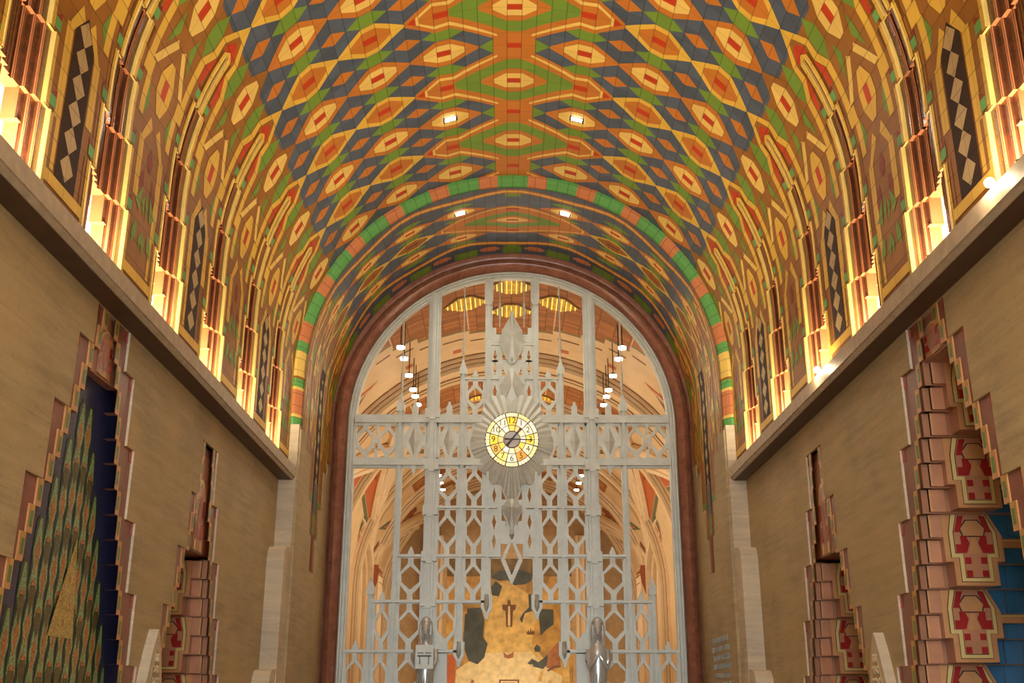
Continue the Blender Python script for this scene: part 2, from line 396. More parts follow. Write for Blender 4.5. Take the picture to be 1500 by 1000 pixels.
# ------------------------------------------------------------------ light niches above the ledge
BR = plain('brown_glazed_terracotta', (.115, .036, .014), .22, var=.25, vs=12, spec=.6)
TC = plain('uplit_orange_terracotta', (.50, .18, .07), .35, var=.12)  # also carries the uplight painted on step edges and undersides
GOLD = plain('gold_glazed_edge', (.72, .50, .14), .3, var=.1)
PLAS = plain('white_plaster', (.82, .76, .62), .7, var=.05)
DST = .06; DD = [.020, .055, .090, .125, .160, .195]
def nxt(d): return DD[min(5, [i for i, x in enumerate(DD) if abs(x-d) < 1e-6][0]+1)]
def make_niche(side, label):
    root = empty('light_niche', (side*R1, Y0, ZL), label, 'niche')
    rec, lip, back, crn = MB(), MB(), MB(), MB()
    def m(u, v, d): return vmap(u, v, -d, side)
    def quad(mb, a, b, c, d, mat):
        q = [a, b, c, d]
        mb.poly(q if side < 0 else q[::-1], mat)
    def usegs(a, b):
        r = [a]; k = math.floor((a-.1)/.2)+1
        while .1+k*.2 < b-1e-6: r.append(.1+k*.2); k += 1
        return r+[b]
    def prof(k):       # [(v_outer, v_inner, depth)] for one half
        w = WS[k]; out = []; j = 0
        while w-DST*j > .0001:
            out.append((w-DST*j, max(0, w-DST*(j+1)), DD[j])); j += 1
        return out
    for k in range(5):
        su = usegs(US[k], US[k+1]) if k < 3 else [US[k], US[k+1]]
        subs = [(US[k], US[k+1], None)]
        if k == 4:
            d = (US[5]-US[4])/3; subs = [(US[4]+d*i, US[4]+d*(i+1), (.082, .122, .162)[i]) for i in range(3)]
        for (ua, ub, wb) in subs:
            us = usegs(ua, ub) if ua < 5.7 else [ua, ub]
            for sg in (1, -1):
                prev = 0.
                for (vo, vi, dp) in prof(k):
                    if wb is not None:
                        if vo <= wb+1e-6: break
                        vi = max(vi, wb)
                    for a, b in zip(us[:-1], us[1:]):
                        q = (m(a, sg*vo, prev), m(b, sg*vo, prev), m(b, sg*vo, dp), m(a, sg*vo, dp))
                        r_ = (m(a, sg*vo, dp), m(b, sg*vo, dp), m(b, sg*vi, dp), m(a, sg*vi, dp))
                        if sg > 0: q, r_ = q[::-1], r_[::-1]
                        quad(lip if prev == 0 else rec, *q, GOLD if prev == 0 else BR)
                        quad(rec, *r_, BR)
                        # orange edge strip on each step, its uplit highlight put into the colour
                        if prev > 0:
                            e = .012
                            q2 = (m(a, sg*(vo+.004), prev-.004), m(b, sg*(vo+.004), prev-.004), m(b, sg*(vo-.004), prev+.012), m(a, sg*(vo-.004), prev+.012))
                            if sg > 0: q2 = q2[::-1]
                            quad(crn, *q2, TC)
                    # underside of this course, orange as if lit from below
                    if wb is None:
                        q = (m(ub, sg*vo, dp), m(ub, sg*vo, nxt(dp)), m(ub, sg*vi, nxt(dp)), m(ub, sg*vi, dp))
                        if sg < 0: q = q[::-1]
                        quad(crn, *q, TC)
                    prev = dp
                if wb is not None:     # jamb of the plaster cove
                    D = .20
                    q = (m(ua, sg*wb, prev), m(ub, sg*wb, prev), m(ub, sg*wb, D), m(ua, sg*wb, D))
                    if sg > 0: q = q[::-1]
                    quad(crn, *q, TC)
                    q = (m(ua, 0, D), m(ua, sg*wb, D), m(ub, sg*wb, D), m(ub, 0, D))
                    if sg < 0: q = q[::-1]
                    quad(back, *q, PLAS)
                    wp = {.082: 0, .122: .082, .162: .122}[wb]; d0 = .105 if wp == 0 else .072; uq = ua+.002
                    q = (m(uq, sg*wb, d0), m(uq, sg*wb, D), m(uq, sg*wp, D), m(uq, sg*wp, d0))
                    if sg < 0: q = q[::-1]
                    quad(crn, *q, TC)
        # underside of the wall face where the opening steps wider
        if k < 4:
            for sg in (1, -1):
                q = (m(US[k+1], sg*WS[k+1], 0), m(US[k+1], sg*WS[k+1], DD[0]), m(US[k+1], sg*WS[k], DD[0]), m(US[k+1], sg*WS[k], 0))
                if sg < 0: q = q[::-1]
                quad(lip, *q, GOLD)
    # top of the slot and shelf
    for sg in (1, -1):
        q = (m(US[0], sg*WS[0], 0), m(US[0], sg*WS[0], DD[0]), m(US[0], 0, DD[0]), m(US[0], 0, 0))
        if sg < 0: q = q[::-1]
        quad(lip, *q, GOLD)
    q = [m(UB, .3, -.03), m(UB, -.3, -.03), m(UB, -.3, .55), m(UB, .3, .55)]
    rec.poly(q if side > 0 else q[::-1], BR)
    # raised bullnose round the opening
    for sg in (1, -1):
        for k in range(5):
            us = usegs(US[k], US[k+1]) if k < 3 else [US[k], US[k+1]]
            w = WS[k]
            for a, b in zip(us[:-1], us[1:]):
                for (v1, o1, v2, o2) in ((w+.020, 0, w+.015, -.016), (w+.015, -.016, w+.004, -.016), (w+.004, -.016, w, 0)):
                    q = (m(a, sg*v1, o1), m(b, sg*v1, o1), m(b, sg*v2, o2), m(a, sg*v2, o2))
                    if sg > 0: q = q[::-1]
                    quad(lip, *q, GOLD)
    for nm, mb in (('stepped_recess', rec), ('gilded_lip', lip), ('course_edges', crn), ('plaster_back', back)):
        child(root, nm, mb)
    return root
METAL_D = plain('dark_lamp_metal', (.05, .045, .04), .4, .6)
LAMPF = emis('niche_lamp_glass', (1., .80, .52), 25.)
def make_uplight(side, label):
    x = side*(R1-.045); z = ZL
    root = empty('uplight', (x, Y0, z), label, 'lamp')
    b = MB(); b.box(x-.04, x+.04, Y0-.16, Y0+.16, z, z+.03, METAL_D); child(root, 'housing', b)
    g = MB(); g.box(x-.03, x+.03, Y0-.14, Y0+.14, z+.03, z+.036, LAMPF); child(root, 'glass', g)
    return root
PLACE = {2: 'nearest the gate', 1: 'second from the gate', 0: 'third from the gate', -1: 'fourth from the gate', -2: 'fifth from the gate',
         -3: 'sixth from the gate', -4: 'seventh from the gate', -5: 'farthest from the gate'}
for side, nm in ((-1, 'left'), (1, 'right')):
    n0 = u0 = None
    for c in range(2, -6, -1):
        ln = 'stepped brown light niche above the %s stone ledge, %s' % (nm, PLACE[c])
        lu = 'small linear uplight hidden in the %s wall niche %s' % (nm, PLACE[c])
        if n0 is None:
            n0 = make_niche(side, ln); u0 = make_uplight(side, lu)
            for r, q in ((n0, ln), (u0, lu)):
                r.location.y += c*P
            r0 = n0; c0 = c
        else:
            dup(n0, dy=(c-c0)*P, label=ln)['group'] = 'light niches above the %s ledge' % nm
            dup(u0, dy=(c-c0)*P, label=lu)['group'] = 'niche uplights above the %s ledge' % nm
        li = bpy.data.lights.new('niche_glow', 'AREA'); li.shape = 'RECTANGLE'; li.size = .06; li.size_y = .28
        li.energy = NICHE_W; li.color = (1., .84, .58)
        lo = bpy.data.objects.new('niche_glow', li); COL.objects.link(lo)
        lo.location = (side*(R1-.045), Y0+c*P, ZL+.045); lo.rotation_euler = (PI, 0, 0)
    n0['group'] = 'light niches above the %s ledge' % nm; u0['group'] = 'niche uplights above the %s ledge' % nm
    # children of the prototype followed its move already (parented)

# two bare floodlights standing on the right ledge, glaring toward the viewer
for (yy, lab) in ((7.15, 'bare floodlight glaring on the right ledge by the checkered panel, the nearer one'),
                  (11.80, 'bare floodlight glaring on the right ledge farther toward the gate')):
    r = empty('floodlight', (3.50, yy, ZL), lab, 'lamp', 'floodlights on the right ledge')
    b = MB(); b.tube([(3.50, yy, ZL), (3.50, yy, ZL+.05)], .012, METAL_D); child(r, 'stem', b)
    b = MB(); b.tube([(3.54, yy+.03, ZL+.10), (3.50, yy-.01, ZL+.075), (3.47, yy-.05, ZL+.06)], [.022, .036, .042], METAL_D, 14); child(r, 'shade', b)
    g = MB(); g.tube([(3.47, yy-.05, ZL+.06), (3.462, yy-.058, ZL+.055)], .036, emis('floodlight_glass', (1., .86, .66), 130.), 14); child(r, 'bulb', g)
    li = bpy.data.lights.new('flood', 'POINT'); li.energy = 14; li.color = (1., .78, .5); li.shadow_soft_size = .03
    lo = bpy.data.objects.new('flood', li); COL.objects.link(lo); lo.location = (3.42, yy-.09, ZL+.06)

# ------------------------------------------------------------------ ledges
for side, nm in ((-1, 'left'), (1, 'right')):
    b = MB()
    prof = [(XL, ZL-.15), (XL, ZL), (XL+.03, ZL), (R1+.7, ZL), (R1+.7, ZLb), (XW-.0, ZLb), (XL+.05, ZLb), (XL+.02, ZLb+.02), (XL+.02, ZL-.15)]
    pts = [(side*a, z) for a, z in prof]
    SOF = plain('dark_brown_soffit', (.085, .040, .022), .5, var=.2)  # dark brown sheet under the ledge
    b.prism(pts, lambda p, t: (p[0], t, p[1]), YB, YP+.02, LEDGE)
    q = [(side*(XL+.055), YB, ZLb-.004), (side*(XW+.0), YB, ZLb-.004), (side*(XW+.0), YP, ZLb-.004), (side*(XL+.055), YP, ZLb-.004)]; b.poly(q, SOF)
    o = struct(b.build('trim_%d' % (1 if side < 0 else 2)))

# ------------------------------------------------------------------ lower walls with their stepped openings
ZB = [5.06, 4.62, 3.955, 3.29, 2.63, 1.97, 1.31, 0.]
OPEN = {
 ('left', 'near'): dict(k0=0, n=[8.95, 8.63, 8.32, 8.0, 7.68, 7.36, 7.05], f=[9.80, 10.05, 10.27, 10.53, 10.78, 11.02, 11.2]),
 ('right', 'near'): dict(k0=0, n=[8.74, 8.43, 8.12, 7.81, 7.5, 7.2, 6.9], f=[9.66, 9.93, 10.18, 10.44, 10.68, 10.92, 11.1]),
 ('left', 'far'): dict(k0=1, n=[None, 12.53, 12.27, 11.95, 11.65, 11.35, 11.05], f=[None, 13.26, 13.48, 13.75, 13.97, 14.2, 14.42]),
 ('right', 'far'): dict(k0=1, n=[None, 12.73, 12.40, 12.09, 11.8, 11.5, 11.2], f=[None, 13.42, 13.64, 13.93, 14.18, 14.4, 14.62])}
TH = 1.9
for side, nm in ((-1, 'left'), (1, 'right')):
    b = MB(); X0 = side*XW
    def fq(y0, y1, z0, z1):
        q = [(X0, y0, z0), (X0, y1, z0), (X0, y1, z1), (X0, y0, z1)]
        b.poly(q if side < 0 else q[::-1], LIME)
    for k in range(7):
        zt, zb = ZB[k], ZB[k+1]; y = YB
        for w in ('near', 'far'):
            o = OPEN[(nm, w)]
            if k < o['k0']: continue
            fq(y, o['n'][k], zb, zt); y = o['f'][k]
            # reveals of the opening, 6 cm thick, and the soffits where it steps
            for yy, s_ in ((o['n'][k], 1), (o['f'][k], -1)):
                q = [(X0, yy, zb), (X0, yy, zt), (X0+side*.03, yy, zt), (X0+side*.03, yy, zb)]
                if s_*side < 0: q = q[::-1]
                b.poly(q[::-1], LIMEP if s_ < 0 else LIME)  # far reveals painted paler as daylit, near ones left plain
            if k == o['k0']:
                spans = [(o['n'][k], o['f'][k])]
            else: spans = [(o['n'][k], o['n'][k-1]), (o['f'][k-1], o['f'][k])]
            for ya, yb in spans:
                q = [(X0, ya, zt), (X0+side*.03, ya, zt), (X0+side*.03, yb, zt), (X0, yb, zt)]
                b.poly(q if side > 0 else q[::-1], LIME)
        fq(y, YP, zb, zt)
    # body of the wall behind, beyond the deep recesses
    b.box(side*(XW+TH), side*(XW+TH+.3), YB, YP+.3, 0, 8.6, LIME)
    struct(b.build('wall_'+nm))

# ------------------------------------------------------------------ stepped tiled niches in the lower walls
MAR = plain('maroon_glazed_tile', (.24, .07, .035), .3, var=.2)
MARR = plain('crimson_glazed_tile', (.42, .03, .03), .25)
GRN = plain('leaf_green_glazed_tile', (.10, .24, .05), .3, var=.15)
OCH = plain('ochre_glazed_tile', (.62, .36, .06), .3, var=.1)
TER = plain('salmon_terracotta', (.57, .265, .145), .35, var=.1)
TERO = plain('orange_terracotta_edge', (.66, .33, .14), .35, var=.08)
TERD = plain('umber_terracotta', (.40, .18, .095), .35, var=.12)
IVO = plain('ivory_glazed_tile', (.80, .62, .26), .3, var=.06)
BLU = plain('blue_glazed_tile', (.045, .19, .40), .2, var=.25, vs=4)
DRK = plain('deep_brown_tile', (.05, .025, .015), .4)
ZC = .2213
def niche_border(root, side, o, nm):
    """maroon band just inside the opening, then a stepping strip of green tiles edged in ochre"""
    mars, grns = {1: MB(), -1: MB()}, {1: MB(), -1: MB()}
    X0 = side*(XW+.025); X1 = side*(XW+.012)
    def fq(mb, X, y0, y1, z0, z1, mat):
        if y0 > y1: y0, y1 = y1, y0
        q = [(X, y0, z0), (X, y1, z0), (X, y1, z1), (X, y0, z1)]
        mb.poly(q if side < 0 else q[::-1], mat)
    edges = []
    for k in range(o['k0'], 7):
        zt = ZB[k] if k else 5.03
        nc = 3 if k < 6 else 6
        H = (zt-ZB[k+1])/nc if k else (zt-ZB[k+1])/2
        if k == 0: nc = 2
        for i in range(nc):
            z1 = zt-H*i; z0 = z1-H
            st = min(i + (1 if k == 0 else 0), 2)
            if o['k0'] == 0: yn = o['n'][k]+.29-.09*st; yf = o['f'][k]-.385+.087*st
            elif k == 1: yn = o['n'][k]+.10-.03*i; yf = o['f'][k]-.13+.03*i
            else: yn = o['n'][k]+.25-.085*st; yf = o['f'][k]-.31+.087*st
            for (ye, yy, sg) in ((o['n'][k], yn, 1), (o['f'][k], yf, -1)):
                mar, grn = mars[sg], grns[sg]
                fq(mar, X0, ye, yy, z0, z1, MAR)
                if i == 0: fq(mar, X0-side*.003, ye, ye+sg*.07, z1-.13, z1, MARR)
                fq(grn, X1, yy-sg*.02, yy, z0, z1, OCH)
                fq(grn, X1, yy, yy+sg*.085, z0, z1, TERO)
                fq(grn, X1-side*.004, yy+sg*.012, yy+sg*.062, z0+.045, z1-.05, GRN)
                fq(grn, X1-side*.004, yy+sg*.006, yy+sg*.065, z1-.042, z1-.004, OCH)
                # returns
                q = [(X1, yy-sg*.02, z0), (X0, yy-sg*.02, z0), (X0, yy-sg*.02, z1), (X1, yy-sg*.02, z1)]
                grn.poly(q, TERO)
                q = [(X1, yy-sg*.02, z0), (X1, yy+sg*.085, z0), (side*(XW+.12), yy+sg*.085, z0), (side*(XW+.12), yy-sg*.02, z0)]
                grn.poly(q, TERD)
            edges.append((z0, z1, yn+.085, yf-.085))
    for sg in (1, -1):
        b_ = child(root, 'maroon_band', mars[sg]); grns[sg].build('green_tile_border', b_)
    return edges
def head_panel(root, side, y0, y1, z0, z1, small=False):
    """arched tile panel in the top of the niche"""
    b = MB(); X = side*(XW+.06); yc = (y0+y1)/2; w = (y1-y0)/2
    def fl(pts, off, mat):
        q = [(X-side*off, yc+p[0]*w, z0+p[1]*(z1-z0)) for p in pts]
        if area2(pts) < 0: q = q[::-1]
        b.poly(q if side < 0 else q[::-1], mat)
    fl([(-1, 0), (1, 0), (1, 1), (-1, 1)], 0, TERD)
    arch = lambda r, h: [(-r, 0), (r, 0)]+[(r*math.cos(t*PI/10), h+(1-h)*.62*r*math.sin(t*PI/10)*1.2) for t in range(0, 11)]
    fl(arch(.72, .45), .004, IVO); fl(arch(.6, .45), .008, TER)
    fl([(-.12, .55), (.12, .55), (.3, .3), (.1, .1), (-.1, .1), (-.3, .3)], .012, TERD)
    for sg in (1, -1):
        fl([(sg*.34, .35), (sg*.58, .35), (sg*.58, .52), (sg*.34, .52)], .012, MARR)
        fl([(sg*.2, .12), (sg*.58, .12), (sg*.58, .28), (sg*.36, .28)], .012, MARR)
        fl([(sg*.36, .0), (sg*.58, .0), (sg*.58, .1), (sg*.36, .1)], .012, IVO if small else TER)
        fl([(sg*.62, .02), (sg*.70, .02), (sg*.70, .4), (sg*.62, .4)], .012, MARR)
    fl([(-.14, .0), (.14, .0), (0, .14)], .012, OCH)
    # slab body below it
    e_ = .32 if small else .06
    b.box(X+side*.002, side*(XW+.5), y0-e_, y1+e_, z0-.02, z1+.1, TERD if not small else MAR)
    child(root, 'arched_head_panel', b)
def deep_niche(side, nm, w, label, blue):
    o = OPEN[(nm, w)]
    root = empty('tiled_wall_niche', (side*XW, (o['n'][6]+o['f'][6])/2, 0), label, 'niche')
    edges = niche_border(root, side, o, nm)
    k0 = o['k0']
    zh = 4.62 if k0 == 0 else 3.29+.0
    if k0 == 0: head_panel(root, side, o['n'][0]+.2, o['f'][0]-.17, 4.63, 5.03)
    else: head_panel(root, side, o['n'][1]+.09, o['f'][1]-.12, 3.35, 4.5, True)
    # corbelled far and near jambs: every course sits a little farther back than the one above
    cjs, bk = {1: MB(), -1: MB()}, MB()
    far = [e for e in edges if e[1] <= zh+.02 or True]
    D1 = 1.05
    for (z0, z1, yn, yf) in edges:
        if z1 > zh+.05: continue
        if z0 < .1: pass
        j = round((zh-z1)/ZC)
        for sg, y in ((-1, yf), (1, yn)):
            ya, yb = sorted((y, y-sg*.6))
            x0, x1 = side*(XW+.04), side*(XW+D1); cj = cjs[sg]
            cj.box(x0, x1, ya, yb, z0, z1, TERD)
            # facing panels on the far jamb's visible front
            if sg < 0:
                f = y-.001
                def fp(xa, xb, za, zb, d, mat, mat2=None):
                    cj.box(side*(XW+xa), side*(XW+xb), f-d, f, za, zb, mat)
                fp(.10, .245, z0+.012, z1-.004, .03, TER)
                fp(.10, .118, z0+.012, z1-.004, .036, TERO)
                fp(.245, .30, z0+.012, z1-.004, .012, TERD)
                if blue:
                    for xa in (.62, .83): fp(xa+.004, xa+.206, z0+.008, z1, .012, BLU)
                    fp(1.04, 1.2, z0+.008, z1, .02, GRN)
    # shield blocks, one to every three courses, bolted to the far jamb
    zs_ = [ZB[k] for k in range(7) if ZB[k] <= zh+.02 and k >= (1 if k0 == 0 else 3)]
    bx = MB()
    bk.box(side*(XW+D1-.05), side*(XW+D1), o['n'][6]-.3, o['f'][6]+.5, 0, zh+.3, DRK if not blue else BLU)
    bk.box(side*(XW+.1), side*(XW+D1), (o['n'][6]), (o['f'][6]), zh+.3, zh+.36, DRK)
    child(root, 'corbelled_jamb', cjs[1]); child(root, 'corbelled_jamb', cjs[-1]); child(root, 'recess_back', bk)
    for n_, zt in enumerate(zs_):
        es = [e for e in edges if e[1] <= zt+.01 and e[1] > zt-.66]
        if not es: continue
        y = min(e[3] for e in es)-.035
        s = MB(); xc = XW+.49; H = .655
        def sp(pts, d, t, mat, mat2=None):
            q = [(side*(xc+p[0]), zt-p[1]*H) for p in pts]
            s.xz(q, y-d, y-d+t, mat, mat2)
        outer = [(-.27, 0), (-.27, .66), (-.20, .66), (-.20, .985), (.20, .985), (.20, .66), (.27, .66), (.27, .30), (.17, 0)]
        cream = [(-.18, 0), (-.215, .25), (-.215, .60), (-.145, .60), (-.145, .93), (.145, .93), (.145, .60), (.215, .60), (.215, .25), (.13, 0)]
        inner = [(-.13, 0), (-.175, .25), (-.175, .545), (-.105, .545), (-.105, .875), (.105, .875), (.105, .545), (.175, .545), (.175, .25), (.09, 0)]
        sc = lambda L, k: [(p[0]*k, .46+(p[1]-.46)*(1+(k-1)*.6)) for p in L]
        sp(outer, 0, .34, TERO, TERD); sp(sc(cream, 1.035), .003, .02, DRK); sp(cream, .006, .02, IVO); sp(sc(inner, 1.035), .009, .02, DRK); sp(inner, .012, .02, TER)
        for sg in (1, -1):
            sp([(sg*.125, .02), (sg*.17, .25), (sg*.12, .25), (sg*.07, .02)], .016, .01, MARR)
            sp([(sg*.17, .54), (sg*.17, .42), (sg*.12, .42), (sg*.12, .30), (sg*.07, .30), (sg*.04, .40), (sg*.075, .54)], .016, .01, MARR)
            sp([(sg*.1, .60), (sg*.045, .60), (sg*.045, .69), (sg*.1, .69)], .016, .01, MARR)
            sp([(sg*.1, .78), (sg*.045, .78), (sg*.045, .87), (sg*.1, .87)], .016, .01, MARR)
        sp([(-.10, .315), (-.125, .2), (-.06, .075), (.06, .075), (.125, .2), (.10, .315)], .015, .01, DRK)
        sp([(-.055, .545), (-.02, .33), (.02, .33), (.055, .545)], .017, .01, TERO)
        sp([(-.09, .30), (-.11, .2), (-.05, .09), (.05, .09), (.11, .2), (.09, .30)], .018, .01, TERO)
        if blue:
            # cream and terracotta string running off across the blue courses
            for (za, zb, mm) in ((.30, .36, IVO), (.36, .45, TERO)):
                q = [(side*(xc+p[0]), zt-p[1]*H) for p in [(.18, za), (.60, za), (.60, zb), (.18, zb)]]
                ys = sorted(e[3] for e in es)[min(1, len(es)-1)]; s.xz(q, ys-.06, ys, mm)
        child(root, 'shield_block', s)
    return root
deep_niche(1, 'right', 'near', 'large stepped terracotta niche with red shield blocks and blue courses, right wall', True)
deep_niche(1, 'right', 'far', 'narrower stepped terracotta niche, right wall between the large niche and the gate', False)
deep_niche(-1, 'left', 'far', 'narrower stepped terracotta niche, left wall between the blue mosaic and the gate', False)
# mosaic niche
def mosaic_niche():
    side = -1; o = OPEN[('left', 'near')]
    root = empty('mosaic_niche', (-XW, 9.3, 0), 'tall stepped niche with a blue mosaic of a green and red feathered tree, left wall', 'mosaic')
    edges = niche_border(root, side, o, 'left')
    head_panel(root, side, o['n'][0]+.2, o['f'][0]-.17, 4.44, 5.03)
    f = MB(); X = -(XW+.15)
    NV = mosaic_mat('night_blue_mosaic', (.035, .045, .125)); GM = mosaic_mat('green_mosaic', (.21, .42, .19))
    GD = mosaic_mat('dark_green_mosaic', (.03, .075, .03)); RM = mosaic_mat('rust_mosaic', (.52, .11, .04)); YM = mosaic_mat('gold_mosaic', (.5, .33, .09))
    BM = mosaic_mat('bronze_mosaic', (.10, .075, .02))
    def pl(pts, off, mat):
        q = [(X+off, p[0], p[1]) for p in pts]
        f.poly(q if area2(pts) > 0 else q[::-1], mat)
    pl([(7.1, 0), (11.3, 0), (11.3, 4.46), (7.1, 4.46)], 0, NV); pl([(8.6, 4.46), (10.2, 4.46), (10.2, 5.06), (8.6, 5.06)], 0, TERD)
    child(root, 'mosaic_ground', f)
    f = MB()
    yc = 9.36; cw = .178
    for col in range(-8, 8):
        yl = yc+(col+.5)*cw
        z = 4.34-abs(col+.5)*.37; i = 0
        while z > -.2:
            n = (round((4.34-z)/.285)+0) % 2
            w = cw*.46; zb = z-.30; off = .004+.0012*((i+col) % 2)
            pl([(yl-w*1.1, zb), (yl, zb-.26), (yl+w*1.1, zb), (yl+w*.9, z-.03), (yl+w*.2, z+.03), (yl-w*.2, z+.03), (yl-w*.9, z-.03)], off, GD)
            pl([(yl-w*.95, zb+.03), (yl, zb-.19), (yl+w*.95, zb+.03), (yl+w*.22, z), (yl-w*.22, z)], off+.002, GM)
            if n: pl([(yl-w*.55, zb+.05), (yl, zb-.17), (yl+w*.55, zb+.05), (yl, zb+.17)], off+.004, RM)
            else:
                pl([(yl-w*.8, zb+.0), (yl, zb-.2), (yl+w*.8, zb+.0), (yl+w*.6, zb+.07), (yl, zb+.10), (yl-w*.6, zb+.07)], off+.004, BM)
                pl([(yl-w*.6, zb+.05), (yl+w*.6, zb+.05), (yl, zb+.11)], off+.005, RM)
            z -= .285; i += 1
    pl([(9.12, 2.15), (9.66, 2.15), (9.49, 3.0)], .016, YM)
    for (y_, z_) in ((9.48, 2.80), (9.43, 2.6), (9.32, 2.4), (9.50, 2.37), (9.4, 2.23)):
        pl([(y_-.012, z_), (y_+.012, z_), (y_+.012, z_+.07), (y_-.012, z_+.07)], .02, RM)
    child(root, 'feathered_tree', f)
mosaic_niche()
# ------------------------------------------------------------------ transverse rib of coloured tiles
def arc_xz(t, r):          # t = signed arc length on radius R1, runs on down as a straight jamb
    q = R1*PI/2
    if abs(t) < q: a = t/R1; return (r*math.sin(a), ZS+r*math.cos(a))
    return (math.copysign(r, t), ZS-(abs(t)-q))
def rib_col(t):
    t = abs(t)
    if t < .27: return 'sea'
    q = R1*PI/2
    if t > q-.42:
        z = ZS-(t-q)
        if z > 7.18: return 'sea'
        if z > 6.74: return 'cream'
        if z > 6.70: return 'sienna'
        if z > 6.56: return 'sea'
        if z > 6.51: return 'cream'
        if z > 6.10: return 'pink'
        if z > 6.05: return 'cream'
        return 'sea'
    k = (t-.27) % .90
    return 'pink' if k < .345 else 'sea'
b = MB()
TEND = R1*PI/2+(ZS-5.92)
bounds = [0, .27]
t = .27
while t < R1*PI/2-.42: bounds += [t+.345, t+.90]; t += .90
bounds += [R1*PI/2+ZS-z for z in (7.18, 6.74, 6.70, 6.56, 6.51, 6.10, 6.05, 5.92)]
bounds += [i*.2 for i in range(0, 40)]
bounds = sorted(set(round(x, 4) for x in bounds if x <= TEND))
prof = [(R1+.0, YP-.012), (R1-.055, YP-.012), (R1-.10, YP+.05), (R2+.02, YP+.13), (R2+.0, YP+.22)]
for sg in (1, -1):
    for ta, tb in zip(bounds[:-1], bounds[1:]):
        c = T[rib_col((ta+tb)/2)]
        for k in range(len(prof)-1):
            (ra, ya), (rb, yb) = prof[k], prof[k+1]
            A_, B_ = arc_xz(sg*ta, ra), arc_xz(sg*tb, ra); C_, D_ = arc_xz(sg*tb, rb), arc_xz(sg*ta, rb)
            q = [(A_[0], ya, A_[1]), (B_[0], ya, B_[1]), (C_[0], yb, C_[1]), (D_[0], yb, D_[1])]
            uvs = [(ta*.995+.1, k), (tb*.995+.1, k), (tb*.995+.1, k+.4), (ta*.995+.1, k+.4)]
            b.poly(q if sg > 0 else q[::-1], c, uvs if sg > 0 else uvs[::-1])
struct(b.build('trim_3'))
# stone piers under the rib, frontal light put into their pale colour
for side, nm in ((-1, 'left'), (1, 'right')):
    b = MB()
    b.box(side*(R2+.01), side*(XW+.4), YP+.0, YP+.25, ZLb-.02, 5.92, LIMEP)
    b.box(side*(R2+.01), side*(XW+.4), YP-.02, YP+.25, 3.86, ZLb-.0, LIMEP)
    # buttress steps with sloping caps
    for (y0, zt, zb) in ((16.44, 3.80, 0.0), (16.02, 1.98, 0.0)):
        pts = [(y0, zb), (YP+.1, zb), (YP+.1, zt+.16), (YP-.02-(0 if zt > 3 else .40), zt+.14), (y0+.12, zt+.11), (y0+.03, zt+.02), (y0, zt-.10)]
        dx = .0 if zt > 3 else .008
        b.yz(pts, side*(R2+.02+dx), side*(XW+.3-dx), LIMEP)
    o = b.build('stone_pier')
    tag(o, 'pale stepped stone pier with sloping caps on the %s, where the ledge ends' % nm, 'pier', 'stone piers under the tiled rib')

